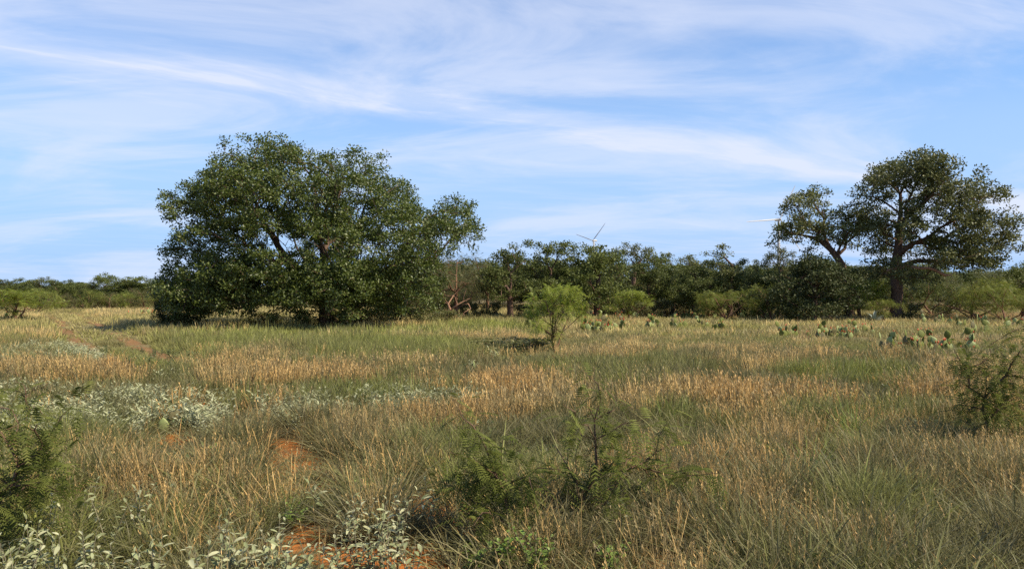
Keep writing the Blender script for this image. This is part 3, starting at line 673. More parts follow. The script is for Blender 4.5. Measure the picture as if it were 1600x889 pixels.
protos['mesq_c'] = kind_tree('mesquite_tree', 23, 2.3, 3.2, 0.85, 24, 0.3, 0.62, 22, 20, 0.27, 0.28, M['mesquite_dull'], M['red_bark'], 0.09, True, 3)
protos['bush'] = kind_tree('brush_shrub', 24, 1.2, 1.5, 0.15, 24, 0.22, 0.42, 34, 26, 0.18, 0.10, M['thorn_leaf'], M['bark'], 0.035, False, 3)
dims = {}
for k, o in protos.items():
    m_ = [c for c in o.children if c.name.startswith('crown')][0].data; co = np.empty(len(m_.vertices) * 3, np.float32); m_.vertices.foreach_get('co', co); co = co.reshape(-1, 3)
    dims[k] = (float(np.percentile(np.abs(co[:, :2]), 97.5)), float(np.percentile(co[:, 2], 99)))
used = set(); rgp = R(5)
def plant(kind, px, Y, top, hw, label, cat='tree', group=None, rot=None):
    Y = Y * (0.84 if kind == 'bush' else 0.79) if 51 < Y < 82 and px > 300 else Y * 0.88 if Y >= 66 or (40 <= Y < 47 and 250 < px < 700) else Y
    o = protos[kind]
    if kind in used: o = copy_tree(o)
    used.add(kind); w0, h0 = dims[kind]
    x = at_dist(px, Y); h = z_at(top, Y); w = hw / F * Y * 1.1
    o.location = (x, Y, float(gz(np.array([x]), np.array([Y]))[0])); o.rotation_euler = (0, 0, rgp.random() * 6.283 if rot is None else rot)
    o.scale = (w / w0, w / w0, h / h0)
    return props(o, label, cat, group)
ORD = ['first', 'second', 'third', 'fourth', 'fifth', 'sixth', 'seventh', 'eighth', 'ninth', 'tenth', 'eleventh']
plant('thorn', 712, 60, 398, 52, 'olive thorn tree with broken red limbs beside the broad oak')
plant('thorn', 668, 66, 420, 50, 'olive thorn tree mostly hidden behind the broad domed oak')
plant('oak_a', 797, 60, 389, 46, 'rounded dark oak on a thin bent trunk behind the small feathery tree')
plant('oak_b', 858, 61, 379, 46, 'round topped dark oak rising behind the small feathery tree')
plant('oak_d', 932, 62, 386, 50, 'wide dark oak standing in front of the smaller wind turbine')
for a in ((985, 72, 382, 32, 'oak_c'), (1022, 74, 394, 30, 'oak_a'), (1052, 76, 396, 22, 'oak_e'), (1084, 75, 399, 30, 'oak_c')):
    plant(a[4], a[0], a[1], a[2], a[3], ORD[(985, 1022, 1052, 1084).index(a[0])] + ' slender open oak from the turbine oak towards the tall tiered oak', 'tree', 'slender oaks of the tree line')
plant('oak_e', 1140, 62, 383, 32, 'tall slender oak with a tiered crown above the rest of the tree line')
plant('oak_b', 1140, 64, 408, 40, 'leafy oak wrapped around the foot of the tall tiered oak')
plant('oak_e', 1181, 66, 407, 15, 'smallest slender oak with a pointed top in the tree line')
plant('oak_c', 1216, 66, 388, 24, 'slender oak below the hub of the larger wind turbine')
plant('juniper', 1268, 55, 402, 62, 'dense blackish green evergreen beside the thick trunked oak')
plant('oak_a', 1600, 58, 414, 40, 'dark oak cut by the picture edge beyond the thick trunked oak'.replace('cut by the picture edge ', 'with spreading top '))
for a in ((762, 66, 408, 40, 'thorn'), (1012, 66, 414, 36, 'oak_d'), (960, 66, 408, 32, 'oak_a'), (1085, 63, 414, 40, 'oak_a'), (1050, 67, 415, 32, 'oak_b'), (1195, 64, 426, 30, 'oak_d'), (1330, 66, 416, 45, 'oak_b'), (1230, 68, 412, 32, 'oak_a')):
    plant(a[4], a[0], a[1], a[2], a[3], {762: 'olive thorn tree between the broken red limbs and the rounded dark oak', 1012: 'low dark oak under the second slender open oak', 960: 'low dark oak between the wide turbine oak and the first slender oak',
        1085: 'leafy dark oak in front of the fourth slender open oak', 1050: 'low dark oak in front of the third slender open oak', 1195: 'low dark oak between the pointed small oak and the blackish evergreen',
        1330: 'dark oak low behind the stem of the thin leaning oak', 1230: 'low dark oak behind the blackish evergreen'}[a[0]], 'tree', 'trees packed into the tree line')
# far trees beyond the wheel ruts
for a in ((165, 84, 429, 30, 'oak_a'), (208, 83, 434, 36, 'oak_d')):
    plant(a[4], *a[:4], 'tallest rounded oak on the skyline beyond the wheel ruts' if a[0] == 165 else 'wide sloping oak beside the tallest oak on the far skyline', 'tree', 'skyline oak pair beyond the ruts')
for a in ((14, 86, 437, 22, 'oak_b'), (45, 85, 437, 26, 'oak_a'), (68, 84, 433, 18, 'oak_c'), (92, 84, 438, 22, 'oak_b'), (122, 86, 442, 26, 'oak_d'), (245, 85, 446, 26, 'oak_a'), (140, 83, 443, 24, 'oak_a'), (30, 80, 447, 34, 'oak_d')):
    plant(a[4], *a[:4], 'small dark oak in the low skyline beyond the wheel ruts', 'tree', 'low oaks beyond the ruts')
for a in ((58, 66, 453, 30, 'mesq_c'), (98, 76, 457, 20, 'thorn'), (138, 76, 453, 24, 'mesq_c'), (170, 77, 457, 22, 'thorn'), (196, 74, 458, 18, 'mesq_b'), (226, 76, 451, 26, 'thorn'), (258, 72, 454, 24, 'mesq_c')):
    plant(a[4], *a[:4], ORD[(58, 98, 138, 170, 196, 226, 258).index(a[0])] + ' feathery small tree along the far pale grass, counted towards the broad oak', 'tree', 'mesquites edging the far pale grass')
plant('mesq_a', 24, 43, 452, 46, 'green mesquite on thin orange stems standing alone by the wheel ruts')
for a in ((205, 79, 466, 18, 'bush'), (168, 78, 468, 20, 'bush'), (118, 79, 468, 18, 'bush'), (85, 79, 468, 14, 'bush')):
    plant(a[4], *a[:4], 'low grey green brush below the far mesquites', 'shrub', 'brush below the far mesquites')
# brush at the foot of the broad oak
plant('juniper', 272, 40.5, 446, 24, 'blackish green bush at the low branch tips of the broad oak', 'shrub')
plant('bush', 300, 41, 478, 40, 'dark low shrub beside the blackish bush under the broad oak', 'shrub')
for px, Y, top, hw in ((415, 43.5, 488, 30), (480, 41.8, 484, 28), (540, 42, 484, 34), (590, 43, 482, 34), (640, 44, 480, 34)):
    plant('bush', px, Y, top, hw, 'dark low shrub in the shade around the trunk of the broad oak', 'shrub', 'shrubs around the broad oak trunk')
plant('bush', 690, 46, 484, 30, 'olive grass like bush in the sun past the broad oak', 'shrub')
for px, Y, top, hw in ((745, 56, 470, 22), (770, 58, 474, 20), (905, 60, 470, 26), (950, 58, 468, 24), (1030, 60, 466, 34), (1075, 60, 464, 30), (1010, 58, 474, 26), (860, 59, 470, 30), (985, 60, 468, 30), (1110, 59, 466, 34), (1165, 58, 466, 34), (715, 58, 468, 30), (640, 62, 462, 40), (1290, 60, 466, 40), (1480, 60, 462, 40), (1230, 52, 474, 30), (1380, 54, 476, 34), (1420, 53, 472, 34), (820, 58, 474, 24), (680, 56, 472, 34)):
    plant('mesq_b' if px % 3 == 0 else 'bush', px, Y + (px % 7) * 0.5, top - 8 + (px * 7) % 15, hw * (0.7 + 0.06 * (px % 5)), 'low brush filling the foot of the tree line', 'shrub', 'brush at the foot of the tree line')
# mesquites out in the meadow
plant('mesq_a', 868, 20.9, 446, 48, 'small feathery lime green mesquite standing alone in mid meadow')
plant('mesq_a', 985, 44, 455, 30, 'small rounded mesquite beside the scattered cactus')
plant('mesq_b', 1135, 45.5, 455, 44, 'low spreading mesquite below the tall tiered oak')
plant('mesq_b', 1196, 46, 466, 30, 'thin straggly mesquite with bare lower stems beside the blackish evergreen')
plant('mesq_a', 1343, 47, 440, 46, 'bright lime mesquite in front of the thick trunked oak')
plant('mesq_c', 1460, 50, 440, 58, 'wide green mesquite over the fallen dead limb')
plant('mesq_c', 1520, 58, 432, 62, 'tallest green mesquite behind the fallen dead limb')
plant('mesq_c', 1572, 54, 446, 48, 'green mesquite in front of the spreading oak beyond the dead limb')
plant('mesq_b', 1205, 56, 445, 34, 'yellow green mesquite against the blackish evergreen')
plant('bush', 806, 21.0, 528, 66, 'dark tangled low brush at the foot of the small feathery mesquite', 'shrub')
plant('bush', 872, 19.0, 556, 50, 'pale sprawling low plant in front of the small feathery mesquite', 'shrub')

# the wood that goes on behind, one mass
rgw = R(91); pts = []; scl = []
for i in range(620):
    Yw = rgw.uniform(66, 115) if i < 320 else rgw.uniform(125, 380); xw = rgw.uniform(-0.9, 0.9) * Yw
    if xw / Yw < -0.25: Yw = max(Yw, 84)
    pts.append((xw, Yw, 0)); s_ = rgw.uniform(0.72, 0.98) * (0.62 if xw / Yw < -0.25 else 1.0); scl.append((s_ * 1.5, s_ * 1.5, s_))
crown_meshes = [[c for c in protos[k].children if c.name.startswith('crown')][0].data for k in ('oak_a', 'oak_d', 'thorn')]
scatter('far_woodland', 'unbroken far wood of dark oaks along the horizon', np.array(pts), np.array(scl), np.ones((len(pts), 3)), crown_meshes, 92, 0.03, 'woods')

# ------------------------------------------------------------------ dead wood
def dead_branch(name, base, tips_, seed, rb, label, mat='dead_wood', trunk=None):
    rg = R(seed); trunk = trunk or [(0, 0, 0), tuple(np.array(tips_[0]) * 0.35)]
    P, par, tp = skeleton(trunk, [np.array(q_) for q_ in tips_], rg, 0.3, 0.2, 0.16)
    r = radii(par, 0.016, rb, 0.014); V, T = tube_mesh(P, par, r, 1.1)
    o = mesh_obj(name, tri_mesh(name, V, T, M[mat], None, True)); o.location = base
    return props(o, label, 'dead wood')
def spread(seed, n, w, h, z0=0.2, dx=0):
    rg = R(seed); return [(dx + rg.uniform(-w, w), rg.uniform(-0.6, 0.6), rg.uniform(z0, h)) for _ in range(n)]
dead_branch('broken_limb', (at_dist(712, 45), 45, 0), spread(3, 26, 0.9, 1.9), 31, 0.12, 'reddish broken dead limbs under the olive thorn tree')
dead_branch('fallen_limb', (at_dist(1515, 47), 47, 0.15), [(-0.5, 0, 0.45), (-1.1, 0, 0.62), (-1.9, 0.1, 0.75), (-2.4, 0.1, 0.3), (-0.8, -0.3, 0.1), (-1.5, -0.4, 0.2), (0.4, 0.1, 0.1), (-1.2, 0.3, 0.9), (-2.9, 0.1, 0.25)], 32, 0.10,
            'fallen dead reddish limb lying under the wide green mesquite', 'dead_wood', [(0.7, 0, 0), (0, 0, 0.3), (-0.4, 0, 0.45)])
dead_branch('hanging_limb', (at_dist(1408, 45.2), 45.2, z_at(422, 45.2)), [(1.0, 0, 0.1), (1.8, -0.2, 0.0), (2.3, -0.3, -0.3), (2.9, -0.2, -0.1), (2.4, -0.4, -0.8), (2.8, -0.3, -0.6), (3.3, -0.2, -0.4), (2.0, -0.3, -0.5)], 33, 0.09,
            'bare grey dead limb jutting from the thick trunked oak', 'dead_wood', [(0, 1.6, 0), (0.3, 0.6, 0.15), (0.8, 0, 0.15)])
for px, Y, lab in ((258, 39, 'clump of dry upright weed stalks by the blackish bush'), (1255, 26, 'spindly leafless weed standing in the meadow grass before the cactus')):
    rg = R(px); P_ = [(rg.normal(0, 0.35 if px < 900 else 0.16), rg.normal(0, 0.3), rg.uniform(0.4, 1.0) if px < 900 else rg.uniform(0.3, 0.75)) for _ in range(30 if px < 900 else 12)]
    A = Acc()
    for q_ in P_:
        b = np.array([q_[0] * 0.5, q_[1] * 0.5, 0]); sd_ = np.array([0.012, 0, 0]); A.add([b - sd_, b + sd_, q_], [0, 1, 2], rg.random())
        for _ in range(3):
            t = rg.uniform(0.5, 0.95); c = b + (np.array(q_) - b) * t; e = c + rg.normal(0, 0.09, 3) + np.array([0, 0, 0.08]); A.add([c - sd_ * 0.6, c + sd_ * 0.6, e], [0, 1, 2], rg.random())
    o = mesh_obj('dry_weed', A.mesh('dry_weed', M['weed_stalk'])); o.location = (at_dist(px, Y), Y, 0); props(o, lab, 'weed')

# ------------------------------------------------------------------ prickly pears
def pad_mesh(mat, name='pad'):
    V = []; T = []; nu, nv = 10, 7
    for i in range(nv):
        t = i / (nv - 1); z = t; w = 0.43 * math.sin(math.pi * min(0.999, max(0.03, t)) ** 0.78) ** 0.75 + 0.03 * (1 - t)
        for k in range(nu):
            a = 2 * math.pi * k / nu; V.append((w * math.cos(a), 0.075 * (w / 0.43) ** 0.6 * math.sin(a), z))
    for i in range(nv - 1):
        for k in range(nu):
            a, b = i * nu + k, i * nu + (k + 1) % nu; T += [(a, b, b + nu), (a, b + nu, a + nu)]
    return tri_mesh(name, V, T, mat, None, True)
def fruit_mesh():
    V = []; T = []; nu = 7; prof = [(0, 0.35), (0.35, 0.95), (0.7, 1.0), (1.0, 0.75), (0.93, 0.0)]
    for z, w in prof:
        for k in range(nu): a = 2 * math.pi * k / nu; V.append((0.5 * w * math.cos(a) * 0.7, 0.5 * w * math.sin(a) * 0.7, z))
    for i in range(len(prof) - 1):
        for k in range(nu): a, b = i * nu + k, i * nu + (k + 1) % nu; T += [(a, b, b + nu), (a, b + nu, a + nu)]
    return tri_mesh('fruit', V, T, M['fruit'], None, True)
PADS = [pad_mesh(M['pad']), pad_mesh(M['pad_pale']), pad_mesh(M['pad_brown'])]; FRUIT = fruit_mesh()
def cactus(px, py, n, w, size, label, group, seed, fr=0.5):
    rg = random.Random(seed); x, Y = ground_at(px, py)
    root = empty('prickly_pear', (x, Y, float(gz(np.array([x]), np.array([Y]))[0])), rg.random() * 0.6, label=label, cat='cactus', group=group)
    spots = []
    for i in range(n):
        up = i > n * 0.5 and spots
        if up:
            bx, by, bz, bs, brz, lean = rg.choice(spots); s_ = size * rg.uniform(0.6, 0.9)
            pos = (bx + math.sin(lean) * bs * 0.85 + rg.uniform(-0.25, 0.25) * bs, by, bz + bs * 0.86); lean2 = lean + rg.uniform(-0.5, 0.5)
        else:
            s_ = size * rg.uniform(0.75, 1.15); pos = (rg.uniform(-w, w), rg.uniform(-w, w) * 0.5, rg.uniform(0.0, 0.14)); lean2 = rg.uniform(-0.45, 0.45)
        rz = rg.choice((0, 0, 0.3, -0.4, 0.9, 1.4, -0.9))
        o = mesh_obj('pad', PADS[rg.choice((0, 0, 0, 1, 1, 2))], root); o.location = pos; o.rotation_euler = (rg.uniform(-0.25, 0.25), lean2, rz); o.scale = (s_ * rg.uniform(0.85, 1.05), s_, s_)
        spots.append((*pos, s_, rz, lean2))
        if rg.random() < fr:
            for k in range(rg.randint(1, 3)):
                f = mesh_obj('fruit', FRUIT, o); a = rg.uniform(-0.7, 0.7); f.location = (math.sin(a) * 0.38, 0, 0.55 + math.cos(a) * 0.42); f.rotation_euler = (0, a, 0); f.scale = (0.17, 0.17, 0.24)
    return root
k = 0
for px, py, n, w in ((1395, 555, 9, 0.55), (1430, 556, 10, 0.45), (1462, 556, 8, 0.4), (1500, 556, 8, 0.5)):
    k += 1; cactus(px, py, n + 8, w * 0.85, 0.27, ORD[4 - k] + ' large prickly pear from the thorny bush, dark and pale pads', 'row of large prickly pears by the thorny bush', k, 0.45)
for px, py, n, w in ((1232, 528, 6, 0.5), (1280, 531, 9, 0.6), (1310, 530, 9, 0.6), (1350, 524, 5, 0.5)):
    k += 1; cactus(px, py, n + 8, w * 0.85, 0.27, ORD[8 - k] + ' fruiting prickly pear of the row before the bright mesquite, counted from the agave', 'prickly pears before the bright mesquite', k, 0.7)
for px, py, n, w in ((925, 519, 11, 0.6), (943, 520, 11, 0.6)):
    k += 1; cactus(px, py, n + 5, w * 0.8, 0.28, ('dense prickly pear touching the small feathery mesquite' if px == 925 else 'dense fruiting prickly pear one step from the small feathery mesquite'), 'prickly pears beside the small feathery mesquite', k, 0.6)
for px, py, n, w in ((1005, 515, 4, 0.5), (1025, 515, 5, 0.4), (1060, 515, 4, 0.6), (1095, 515, 4, 0.5), (1118, 517, 4, 0.5), (975, 517, 3, 0.5)):
    k += 1; cactus(px, py, n + 5, w * 0.8, 0.28, 'small prickly pear scattered between the two meadow mesquites', 'prickly pears between the meadow mesquites', k, 0.4)
for px in (1010, 1030, 1052, 1072, 1088, 1104, 950, 1150, 1180, 1225, 1250):
    k += 1; cactus(px, 497 + (px % 7) * 0.6, 8, 1.0, 0.31, 'prickly pear in the band along the foot of the tree line', 'prickly pears along the tree line', k, 0.45)
for px, py, n in ((1455, 508, 7), (1480, 507, 7), (1520, 511, 8), (1545, 508, 6), (1585, 512, 9), (1512, 525, 5), (1535, 525, 4), (1570, 522, 4)):
    k += 1; cactus(px, py, n, 0.7, 0.31, 'prickly pear beside the fallen dead limb', 'prickly pears beside the fallen limb', k, 0.4)
for px, py, n in ((205, 497, 6), (225, 498, 7), (234, 497, 6)):
    k += 1; cactus(px, py, n, 0.5, 0.31, ORD[2 - (205, 225, 234).index(px)] + ' low prickly pear from the blackish bush of the broad oak', 'prickly pears by the blackish bush', k, 0.6)
for px, py, n in ((22, 503, 8), (8, 504, 5), (42, 503, 4)):
    k += 1; cactus(px, py, n, 0.5, 0.31, {22: 'prickly pear with orange fruit at the stems of the lone mesquite', 8: 'prickly pear with orange fruit away from the ruts past the lone mesquite', 42: 'prickly pear between the lone mesquite and the wheel ruts'}[px], 'prickly pears round the lone mesquite', k, 0.9)
for px, py, n in ((660, 503, 4), (725, 500, 5), (775, 498, 6), (790, 498, 6)):
    k += 1; cactus(px, py, n, 0.6, 0.31, {660: 'pale prickly pear before the sunny olive bush past the broad oak', 725: 'pale prickly pear in front of the broken red limbs', 775: 'pale prickly pear halfway from the broken limbs to the rounded oak', 790: 'pale prickly pear below the rounded dark oak'}[px], 'prickly pears before the broken limbs', k, 0.3)
cactus(879, 566, 2, 0.05, 0.26, 'single dark prickly pear pad at the stems of the small feathery mesquite', None, 901, 0)
cactus(742, 592, 2, 0.05, 0.22, 'tiny pale prickly pear alone in the grass before the dark low brush', None, 902, 0)
cactus(262, 676, 3, 0.08, 0.17, 'little pale prickly pear in straw below the silver drift', None, 903, 0.3)

# a grey agave among the cacti
rg = R(61); root_x, root_y = ground_at(1366, 507); ag = empty('agave', (root_x, root_y, 0), 0, label='grey green agave rosette between the cactus clumps', cat='agave')
def blade_mesh(L, w):
    V = []; T = []; lv = 5
    for i in range(lv):
        t = i / (lv - 1); ww = w * (0.8 + 0.5 * math.sin(t * 2.6)) * (1 - t ** 3) + 0.002
        x = L * (t - 0.15 * t * t); z = L * 0.10 * math.sin(t * 3.0)
        V += [(x, -ww, z + ww * 0.3), (x, 0, z - 0.004), (x, ww, z + ww * 0.3)]
    for i in range(lv - 1):
        for k_ in range(2): a = i * 3 + k_; T += [(a, a + 1, a + 4), (a, a + 4, a + 3)]
    return tri_mesh('leaf', V, T, M['agave'], None, True)
bm_ = blade_mesh(0.75, 0.045)
for i in range(26):
    o = mesh_obj('leaf', bm_, ag); o.rotation_euler = (0, -rg.uniform(0.2, 1.35), i * 2.4); o.location = (0, 0, 0.06); s_ = rg.uniform(0.75, 1.1); o.scale = (s_, s_, s_)

# ------------------------------------------------------------------ wind turbines
def turbine(px, hub_py, dist, Rb, ang, yaw, label):
    x = at_dist(px, dist); hz = z_at(hub_py, dist)
    t = empty('wind_turbine', (x, dist, 0), yaw, label=label, cat='wind turbine')
    def lathe(prof, k=20):
        V = []; T = []
        for r, z in prof:
            for i in range(k): a = 2 * math.pi * i / k; V.append((r * math.cos(a), r * math.sin(a), z))
        for j in range(len(prof) - 1):
            for i in range(k): a, b = j * k + i, j * k + (i + 1) % k; T += [(a, b, b + k), (a, b + k, a + k)]
        return V, T
    V, T = lathe([(2.3, 0), (2.1, hz * 0.4), (1.55, hz * 0.95), (1.5, hz - 1.6)]); mesh_obj('tower', tri_mesh('tower', V, T, M['turbine'], None, True), t)
    # nacelle runs back along +y
    V, T = lathe([(0.1, -3.0), (1.9, -2.6), (2.1, 0), (2.0, 7.5), (1.2, 9), (0.1, 9)], 12); V = [(a, c, b * 0.95) for a, b, c in V]
    o = mesh_obj('nacelle', tri_mesh('nacelle', V, T, M['turbine'], None, True), t); o.location = (0, 0, hz)
    V, T = lathe([(0.05, -2.6), (0.9, -2.1), (1.5, -0.8), (1.6, 0.6), (0.1, 0.7)], 14); V = [(a, c, b) for a, b, c in V]
    h = mesh_obj('hub', tri_mesh('hub', V, T, M['turbine'], None, True), t); h.location = (0, -3.4, hz)
    V = []; T = []; nv = 14
    for i in range(nv):
        s_ = i / (nv - 1); c = (0.9 + 1.3 * math.sin(min(1, s_ / 0.22) * math.pi / 2) - 1.2 * (s_ - 0.22 if s_ > 0.22 else 0) / 0.78) if s_ < 0.999 else 0.25
        th = max(0.12, 0.9 * (1 - s_ * 1.1) ** 1.5 if s_ < 0.9 else 0.12); tw = 0.35 * (1 - s_)
        for k_ in range(8):
            a = 2 * math.pi * k_ / 8; qx, qy = 0.46 * c * math.cos(a), 0.7 * th * math.sin(a)
            V.append((qx * math.cos(tw) - qy * math.sin(tw), qx * math.sin(tw) + qy * math.cos(tw) - 2.2 * s_ ** 2.2, Rb * s_))
    for i in range(nv - 1):
        for k_ in range(8): a, b = i * 8 + k_, i * 8 + (k_ + 1) % 8; T += [(a, b, b + 8), (a, b + 8, a + 8)]
    bm__ = tri_mesh('blade', V, T, M['turbine'], None, True)
    for i in range(3):
        o = mesh_obj('blade', bm__, t); o.location = (0, -3.4, hz); o.rotation_euler = (0, math.radians(90 - ang - 120 * i), 0)
turbine(1217, 343, 1060, 50, 65, math.radians(12), 'larger white wind turbine with one level blade behind the leaning oak')
turbine(928, 376, 1700, 52, 42, math.radians(-50), 'smaller white wind turbine with two raised blades above the tree line')

# ------------------------------------------------------------------ plants close by: every leaf its own piece
def curved_leaf(name, L, w, mat, droop, seed, fold=0.35):
    rg = R(seed); lv = (0, 0.22, 0.5, 0.78, 1.0); wd = (0.12, 0.75, 1.0, 0.62, 0.0); V = []; T = []; A_ = []
    for t, k_ in zip(lv, wd):
        z = -droop * L * t * t; ww = w * k_ * 0.5
        V += [(L * t, -ww, z + ww * fold), (L * t, 0, z), (L * t, ww, z + ww * fold)]
    for i in range(4):
        for k_ in range(2): a = i * 3 + k_; T += [(a, a + 1, a + 4), (a, a + 4, a + 3)]
    return tri_mesh(name, V, T, mat, {'rnd': np.full(len(V), rg.random())}, True)
SILV = [curved_leaf('leaf', 1.0, 0.35, M['silver_leaf'], dr, 800 + i) for i, dr in enumerate((0.1, 0.3, 0.5, 0.2, 0.65))]
FORB = [curved_leaf('leaf', 1.0, 0.62, M['forb_leaf'], dr, 810 + i) for i, dr in enumerate((0.1, 0.3, 0.2))]
def leafy_plant(name, px, py, hfol, height, n_stem, leaves_each, L, meshes, stem_mat, label, cat, group, seed, spread_=0.14):
    rg = random.Random(seed); x, Y = ground_at(px, py, hfol)
    root = empty(name, (x, Y, float(gz(np.array([x]), np.array([Y]))[0])), rg.random() * 6.28, label=label, cat=cat, group=group)
    A = Acc(); sp_ = []
    for s_ in range(n_stem):
        a = rg.random() * 6.283; ln = spread_ * (0.3 + 0.7 * rg.random()); hh = height * rg.uniform(0.65, 1.0)
        pts_ = [np.array([math.cos(a) * ln * t ** 1.4, math.sin(a) * ln * t ** 1.4, hh * t - 0.02 * (t == 0)]) for t in np.linspace(0, 1, 6)]
        V, T = tube_mesh(np.array(pts_), np.array([-1, 0, 1, 2, 3, 4]), np.array([0.004, 0.004, 0.0035, 0.003, 0.0025, 0.002])); A.add(V, T)
        for i in range(leaves_each):
            t = 0.3 + 0.7 * (i + rg.random() * 0.5) / leaves_each; q_ = pts_[0] * 0
            f = t * 5; i0 = min(4, int(f)); q_ = pts_[i0] + (pts_[i0 + 1] - pts_[i0]) * (f - i0)
            sp_.append((q_, i * 2.4 + rg.random() * 0.8, t))
    mesh_obj('stem', A.mesh('stem', stem_mat, True), root)
    for q_, an, t in sp_:
        o = mesh_obj('leaf', rg.choice(meshes), root); o.location = q_
        o.rotation_euler = (rg.uniform(-0.5, 0.5), -rg.uniform(0.0, 0.9) - 0.35 * (t > 0.85), an); s_ = L * rg.uniform(0.6, 1.15) * (1.05 - 0.35 * (t > 0.85)); o.scale = (s_, s_, s_)
    return root
SP = SILVER_PLANTS[0]
for i, (a, b, n) in enumerate(SP):
    leafy_plant('silver_leaved_plant', a, b, 0.32, 0.44, n, 11, 0.066, SILV, M['pale_stem'], 'pale silver leaved plant in the drift beside the dark feathery bush', 'plant', 'silver plants by the dark feathery bush', 40 + i)
SP = SILVER_PLANTS[1]
for i, (a, b, n) in enumerate(SP):
    leafy_plant('silver_leaved_plant', a, b, 0.32, 0.44, n, 11, 0.066, SILV, M['pale_stem'], 'pale silver leaved plant in straw beside the bare orange soil', 'plant', 'silver plants beside the bare soil', 60 + i)
SP = SILVER_PLANTS[2]
for i, (a, b, n) in enumerate(SP):
    leafy_plant('silver_leaved_plant', a, b, 0.30, 0.42, n, 11, 0.062, SILV, M['pale_stem'], 'grey silver leaved plant rising over the orange soil by the feathery saplings', 'plant', 'silver plants over the orange soil', 80 + i)
leafy_plant('silver_leaved_plant', 501, 754, 0.3, 0.36, 3, 7, 0.08, SILV, M['pale_stem'], 'lone silver leaved plant in the straw tuft above the bare soil', 'plant', None, 99)
for i, (a, b, n, lab) in enumerate(((790, 850, 8, 'bright green leafy forb under the drooping feathery sapling'), (838, 858, 8, 'bright green leafy forb under the drooping feathery sapling'))):
    leafy_plant('green_forb', a, b, 0.2, 0.32, n, 14, 0.042, FORB, M['pale_stem'], lab, 'plant', 'bright forbs under the sapling', 120 + i, 0.18)
for i, (a, b, n, lab) in enumerate(((330, 702, 6, 'small green forb in the straw below the silver drift'), (560, 765, 5, 'green forb at the tip of the bare orange soil'), (450, 800, 7, 'low green forb beside the bare orange patch'),
                                    (735, 862, 5, 'green forb in dark grass beside the bright leafy forb'), (960, 868, 7, 'green forb at the foot of the upright feathery sapling'), (1590, 790, 7, 'green leafy forb in grass below the thorny bush'))):
    leafy_plant('green_forb', a, b, 0.16, 0.26, n, 10, 0.045, FORB, M['pale_stem'], lab, 'plant', None, 130 + i, 0.18)
# clumps of bright grass that stand out one by one
for i, (a, b, s_, lab) in enumerate(((680, 695, 1.0, 'bright green grass clump in straw left of the drooping sapling'.replace('left of', 'beside')), (1048, 672, 1.2, 'wide green grass clump behind the upright feathery sapling'), (1335, 690, 1.2, 'arching green grass clump on the open straw slope'), (1265, 740, 1.0, 'short green grass clump beneath the arching clump'))):
    x, Y = ground_at(a, b); o = mesh_obj('grass_clump', bright_near[i % 3].copy()); o.data.materials.clear()
    o.data.materials.append(M['forb_leaf']); o.location = (x, Y, 0); o.rotation_euler = (0, 0, i); o.scale = (s_ * 1.3, s_ * 1.3, s_); props(o, lab, 'grass clump')

# feathery saplings
def frond_mesh(pairs, L, droop, seed):
    V = []; T = []; rg = R(seed)
    for k_ in range(pairs):
        t = 0.12 + 0.86 * k_ / (pairs - 1); c = np.array([L * t, 0, -droop * L * t * t]); ll = 0.25 * L * (1.05 - 0.9 * abs(t - 0.45)); w = 0.030 * L
        for sg in (-1, 1):
            d = unit(np.array([0.35, sg * 0.9, -0.25 + rg.normal(0, 0.12)])); n = len(V); m = c + d * ll * 0.5
            V += [c, m + np.array([w, 0, 0]), c + d * ll, m - np.array([w, 0, 0])]; T += [(n, n + 1, n + 2), (n, n + 2, n + 3)]
    for i in range(4):
        t0, t1 = i / 4, (i + 1) / 4; n = len(V)
        for t in (t0, t1): V += [(L * t, -0.0018, -droop * L * t * t), (L * t, 0.0018, -droop * L * t * t)]
        T += [(n, n + 1, n + 3), (n, n + 3, n + 2)]
    return tri_mesh('frond', V, T, M['frond'], {'rnd': np.full(len(V), rg.random())})
FR = [frond_mesh(13, 0.22, 0.25 + 0.2 * i, 820 + i) for i in range(4)] + [frond_mesh(11, 0.17, 0.5, 830)]
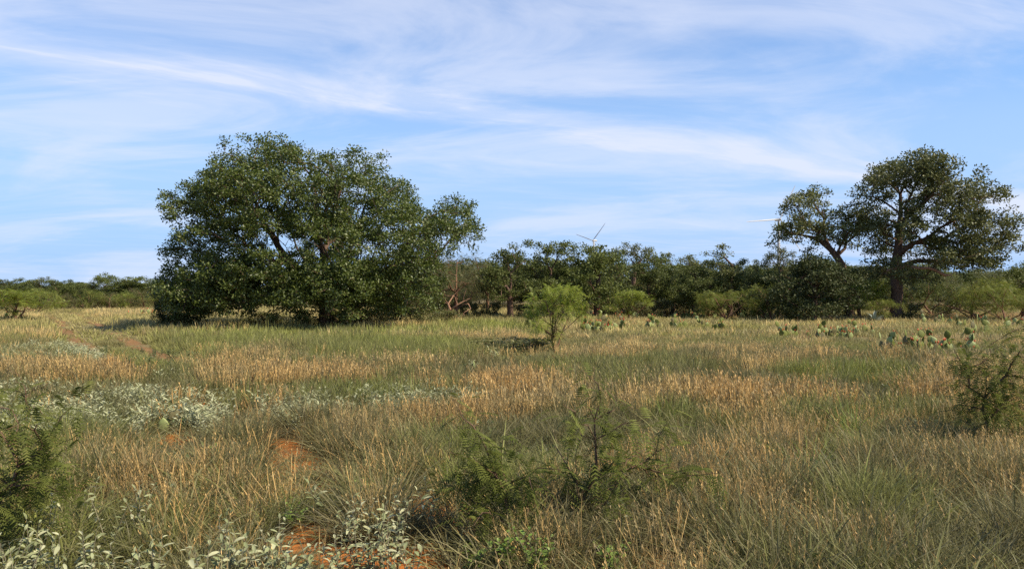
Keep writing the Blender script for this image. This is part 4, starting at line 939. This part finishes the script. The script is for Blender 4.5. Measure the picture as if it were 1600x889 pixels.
def sapling(px, Y, limbs, n_fr, label, seed, rb=0.016, name='mesquite_sapling', cat='sapling', jit=0.1, fs=1.0, mass=0):
    """limbs: end points (px, py, depth offset) as seen from the path; every frond is a piece of its own"""
    rg = random.Random(seed); x = at_dist(px, Y); g = float(gz(np.array([x]), np.array([Y]))[0]); root = empty(name, (x, Y, g), 0, label=label, cat=cat)
    tg = [np.array([at_dist(a, Y + d) - x, d, z_at(b, Y + d) - g]) for a, b, d in limbs]
    for q_ in list(tg[1:]):
        for _ in range(3):
            o_ = q_ * rg.uniform(0.55, 1.0) + np.array([rg.gauss(0, 0.11), rg.gauss(0, 0.11), rg.gauss(0, 0.07)])
            if o_[2] > 0.15: tg.append(o_)
    P, par, tips = skeleton([(0, 0, -0.03), tuple(tg[0] * 0.12)], tg, R(seed), 0.11, 0.42, 0.06)
    r = radii(par, 0.0042, rb, 0.004); V, T = tube_mesh(P, par, r, 1.2); mesh_obj('stem', tri_mesh('stem', V, T, M['stem'], None, True), root)
    if mass:
        A = frond_cloud(P[[i for i in range(len(P)) if P[i][2] > 0.2]], mass, 0.13, 0.12, R(seed + 1), 6, 0.012, 0.1); mesh_obj('crown', A.mesh('crown', M['frond']), root)
    hmin = 0.16 * max(q_[2] for q_ in P); cand = [i for i in range(1, len(P)) if P[i][2] > hmin]; dm = max(np.linalg.norm(P, axis=1)); cand = [i for i in cand if rg.random() < 0.2 + 0.8 * np.linalg.norm(P[i]) / dm]
    for i in range(n_fr):
        j = rg.choice(cand); t = rg.random(); q_ = P[j] * t + P[par[j]] * (1 - t)
        o = mesh_obj('frond', rg.choice(FR), root); o.location = q_; o.rotation_euler = (rg.uniform(-0.5, 0.5), rg.uniform(-0.5, 0.8), rg.random() * 6.283); s_ = fs * rg.uniform(0.65, 1.1); o.scale = (s_, s_, s_)
    return root
sapling(905, 5.7, [(932, 720, 0.0), (934, 600, 0.1), (1005, 655, -0.15), (1000, 725, 0.2), (1080, 742, -0.1), (1050, 690, 0.3), (870, 700, 0.25), (960, 640, 0.2), (1030, 760, 0.3), (950, 780, -0.3), (900, 660, -0.2), (985, 780, 0.1)], 170, 'upright feathery sapling with thorny dark stems in the grass', 501, mass=2)
sapling(815, 5.3, [(790, 770, 0.0), (712, 625, 0.2), (700, 705, -0.2), (785, 720, 0.3), (750, 690, 0.1), (820, 760, 0.3), (720, 745, 0.3), (840, 730, -0.2), (765, 800, -0.2), (870, 790, 0.2), (730, 800, 0.4)], 170, 'drooping feathery sapling leaning over the bright green forb', 502, mass=3)
sapling(-50, 4.9, [(20, 760, 0.0), (118, 630, 0.2), (60, 660, -0.2), (90, 700, 0.4), (20, 640, 0.2), (-40, 620, 0.2), (50, 780, 0.5), (80, 740, -0.2), (0, 700, 0.4), (30, 820, 0.2), (-20, 800, -0.1), (60, 720, 0.1), (10, 850, 0.1)], 120, 'dark feathery thorn bush hanging over the silver leaved drift', 503, 0.022, 'mesquite_bush', 'bush', fs=0.72, mass=6)
sapling(58, 9.4, [(45, 640, 0), (30, 585, 0.1), (12, 578, 0.0), (70, 605, 0.3), (55, 625, -0.2), (20, 610, 0.2)], 40, 'small feathery sapling poking up from the silver drift', 504)
sapling(1545, 8.4, [(1535, 640, 0), (1490, 545, 0.1), (1500, 600, -0.2), (1560, 530, 0.2), (1600, 515, 0.2), (1610, 580, -0.2), (1580, 620, 0.3), (1520, 620, 0.4), (1625, 640, 0.1), (1540, 590, -0.3), (1575, 570, 0.4), (1595, 545, -0.3), (1515, 570, 0.2), (1640, 600, 0.3), (1560, 640, -0.4)],
        110, 'thorny dark green bush with crooked stems before the large prickly pears', 505, 0.024, 'mesquite_bush', 'bush', fs=0.7, mass=9)

for p_ in list(protos):
    if p_ not in used:
        for ch in list(protos[p_].children): bpy.data.objects.remove(ch)
        bpy.data.objects.remove(protos[p_])
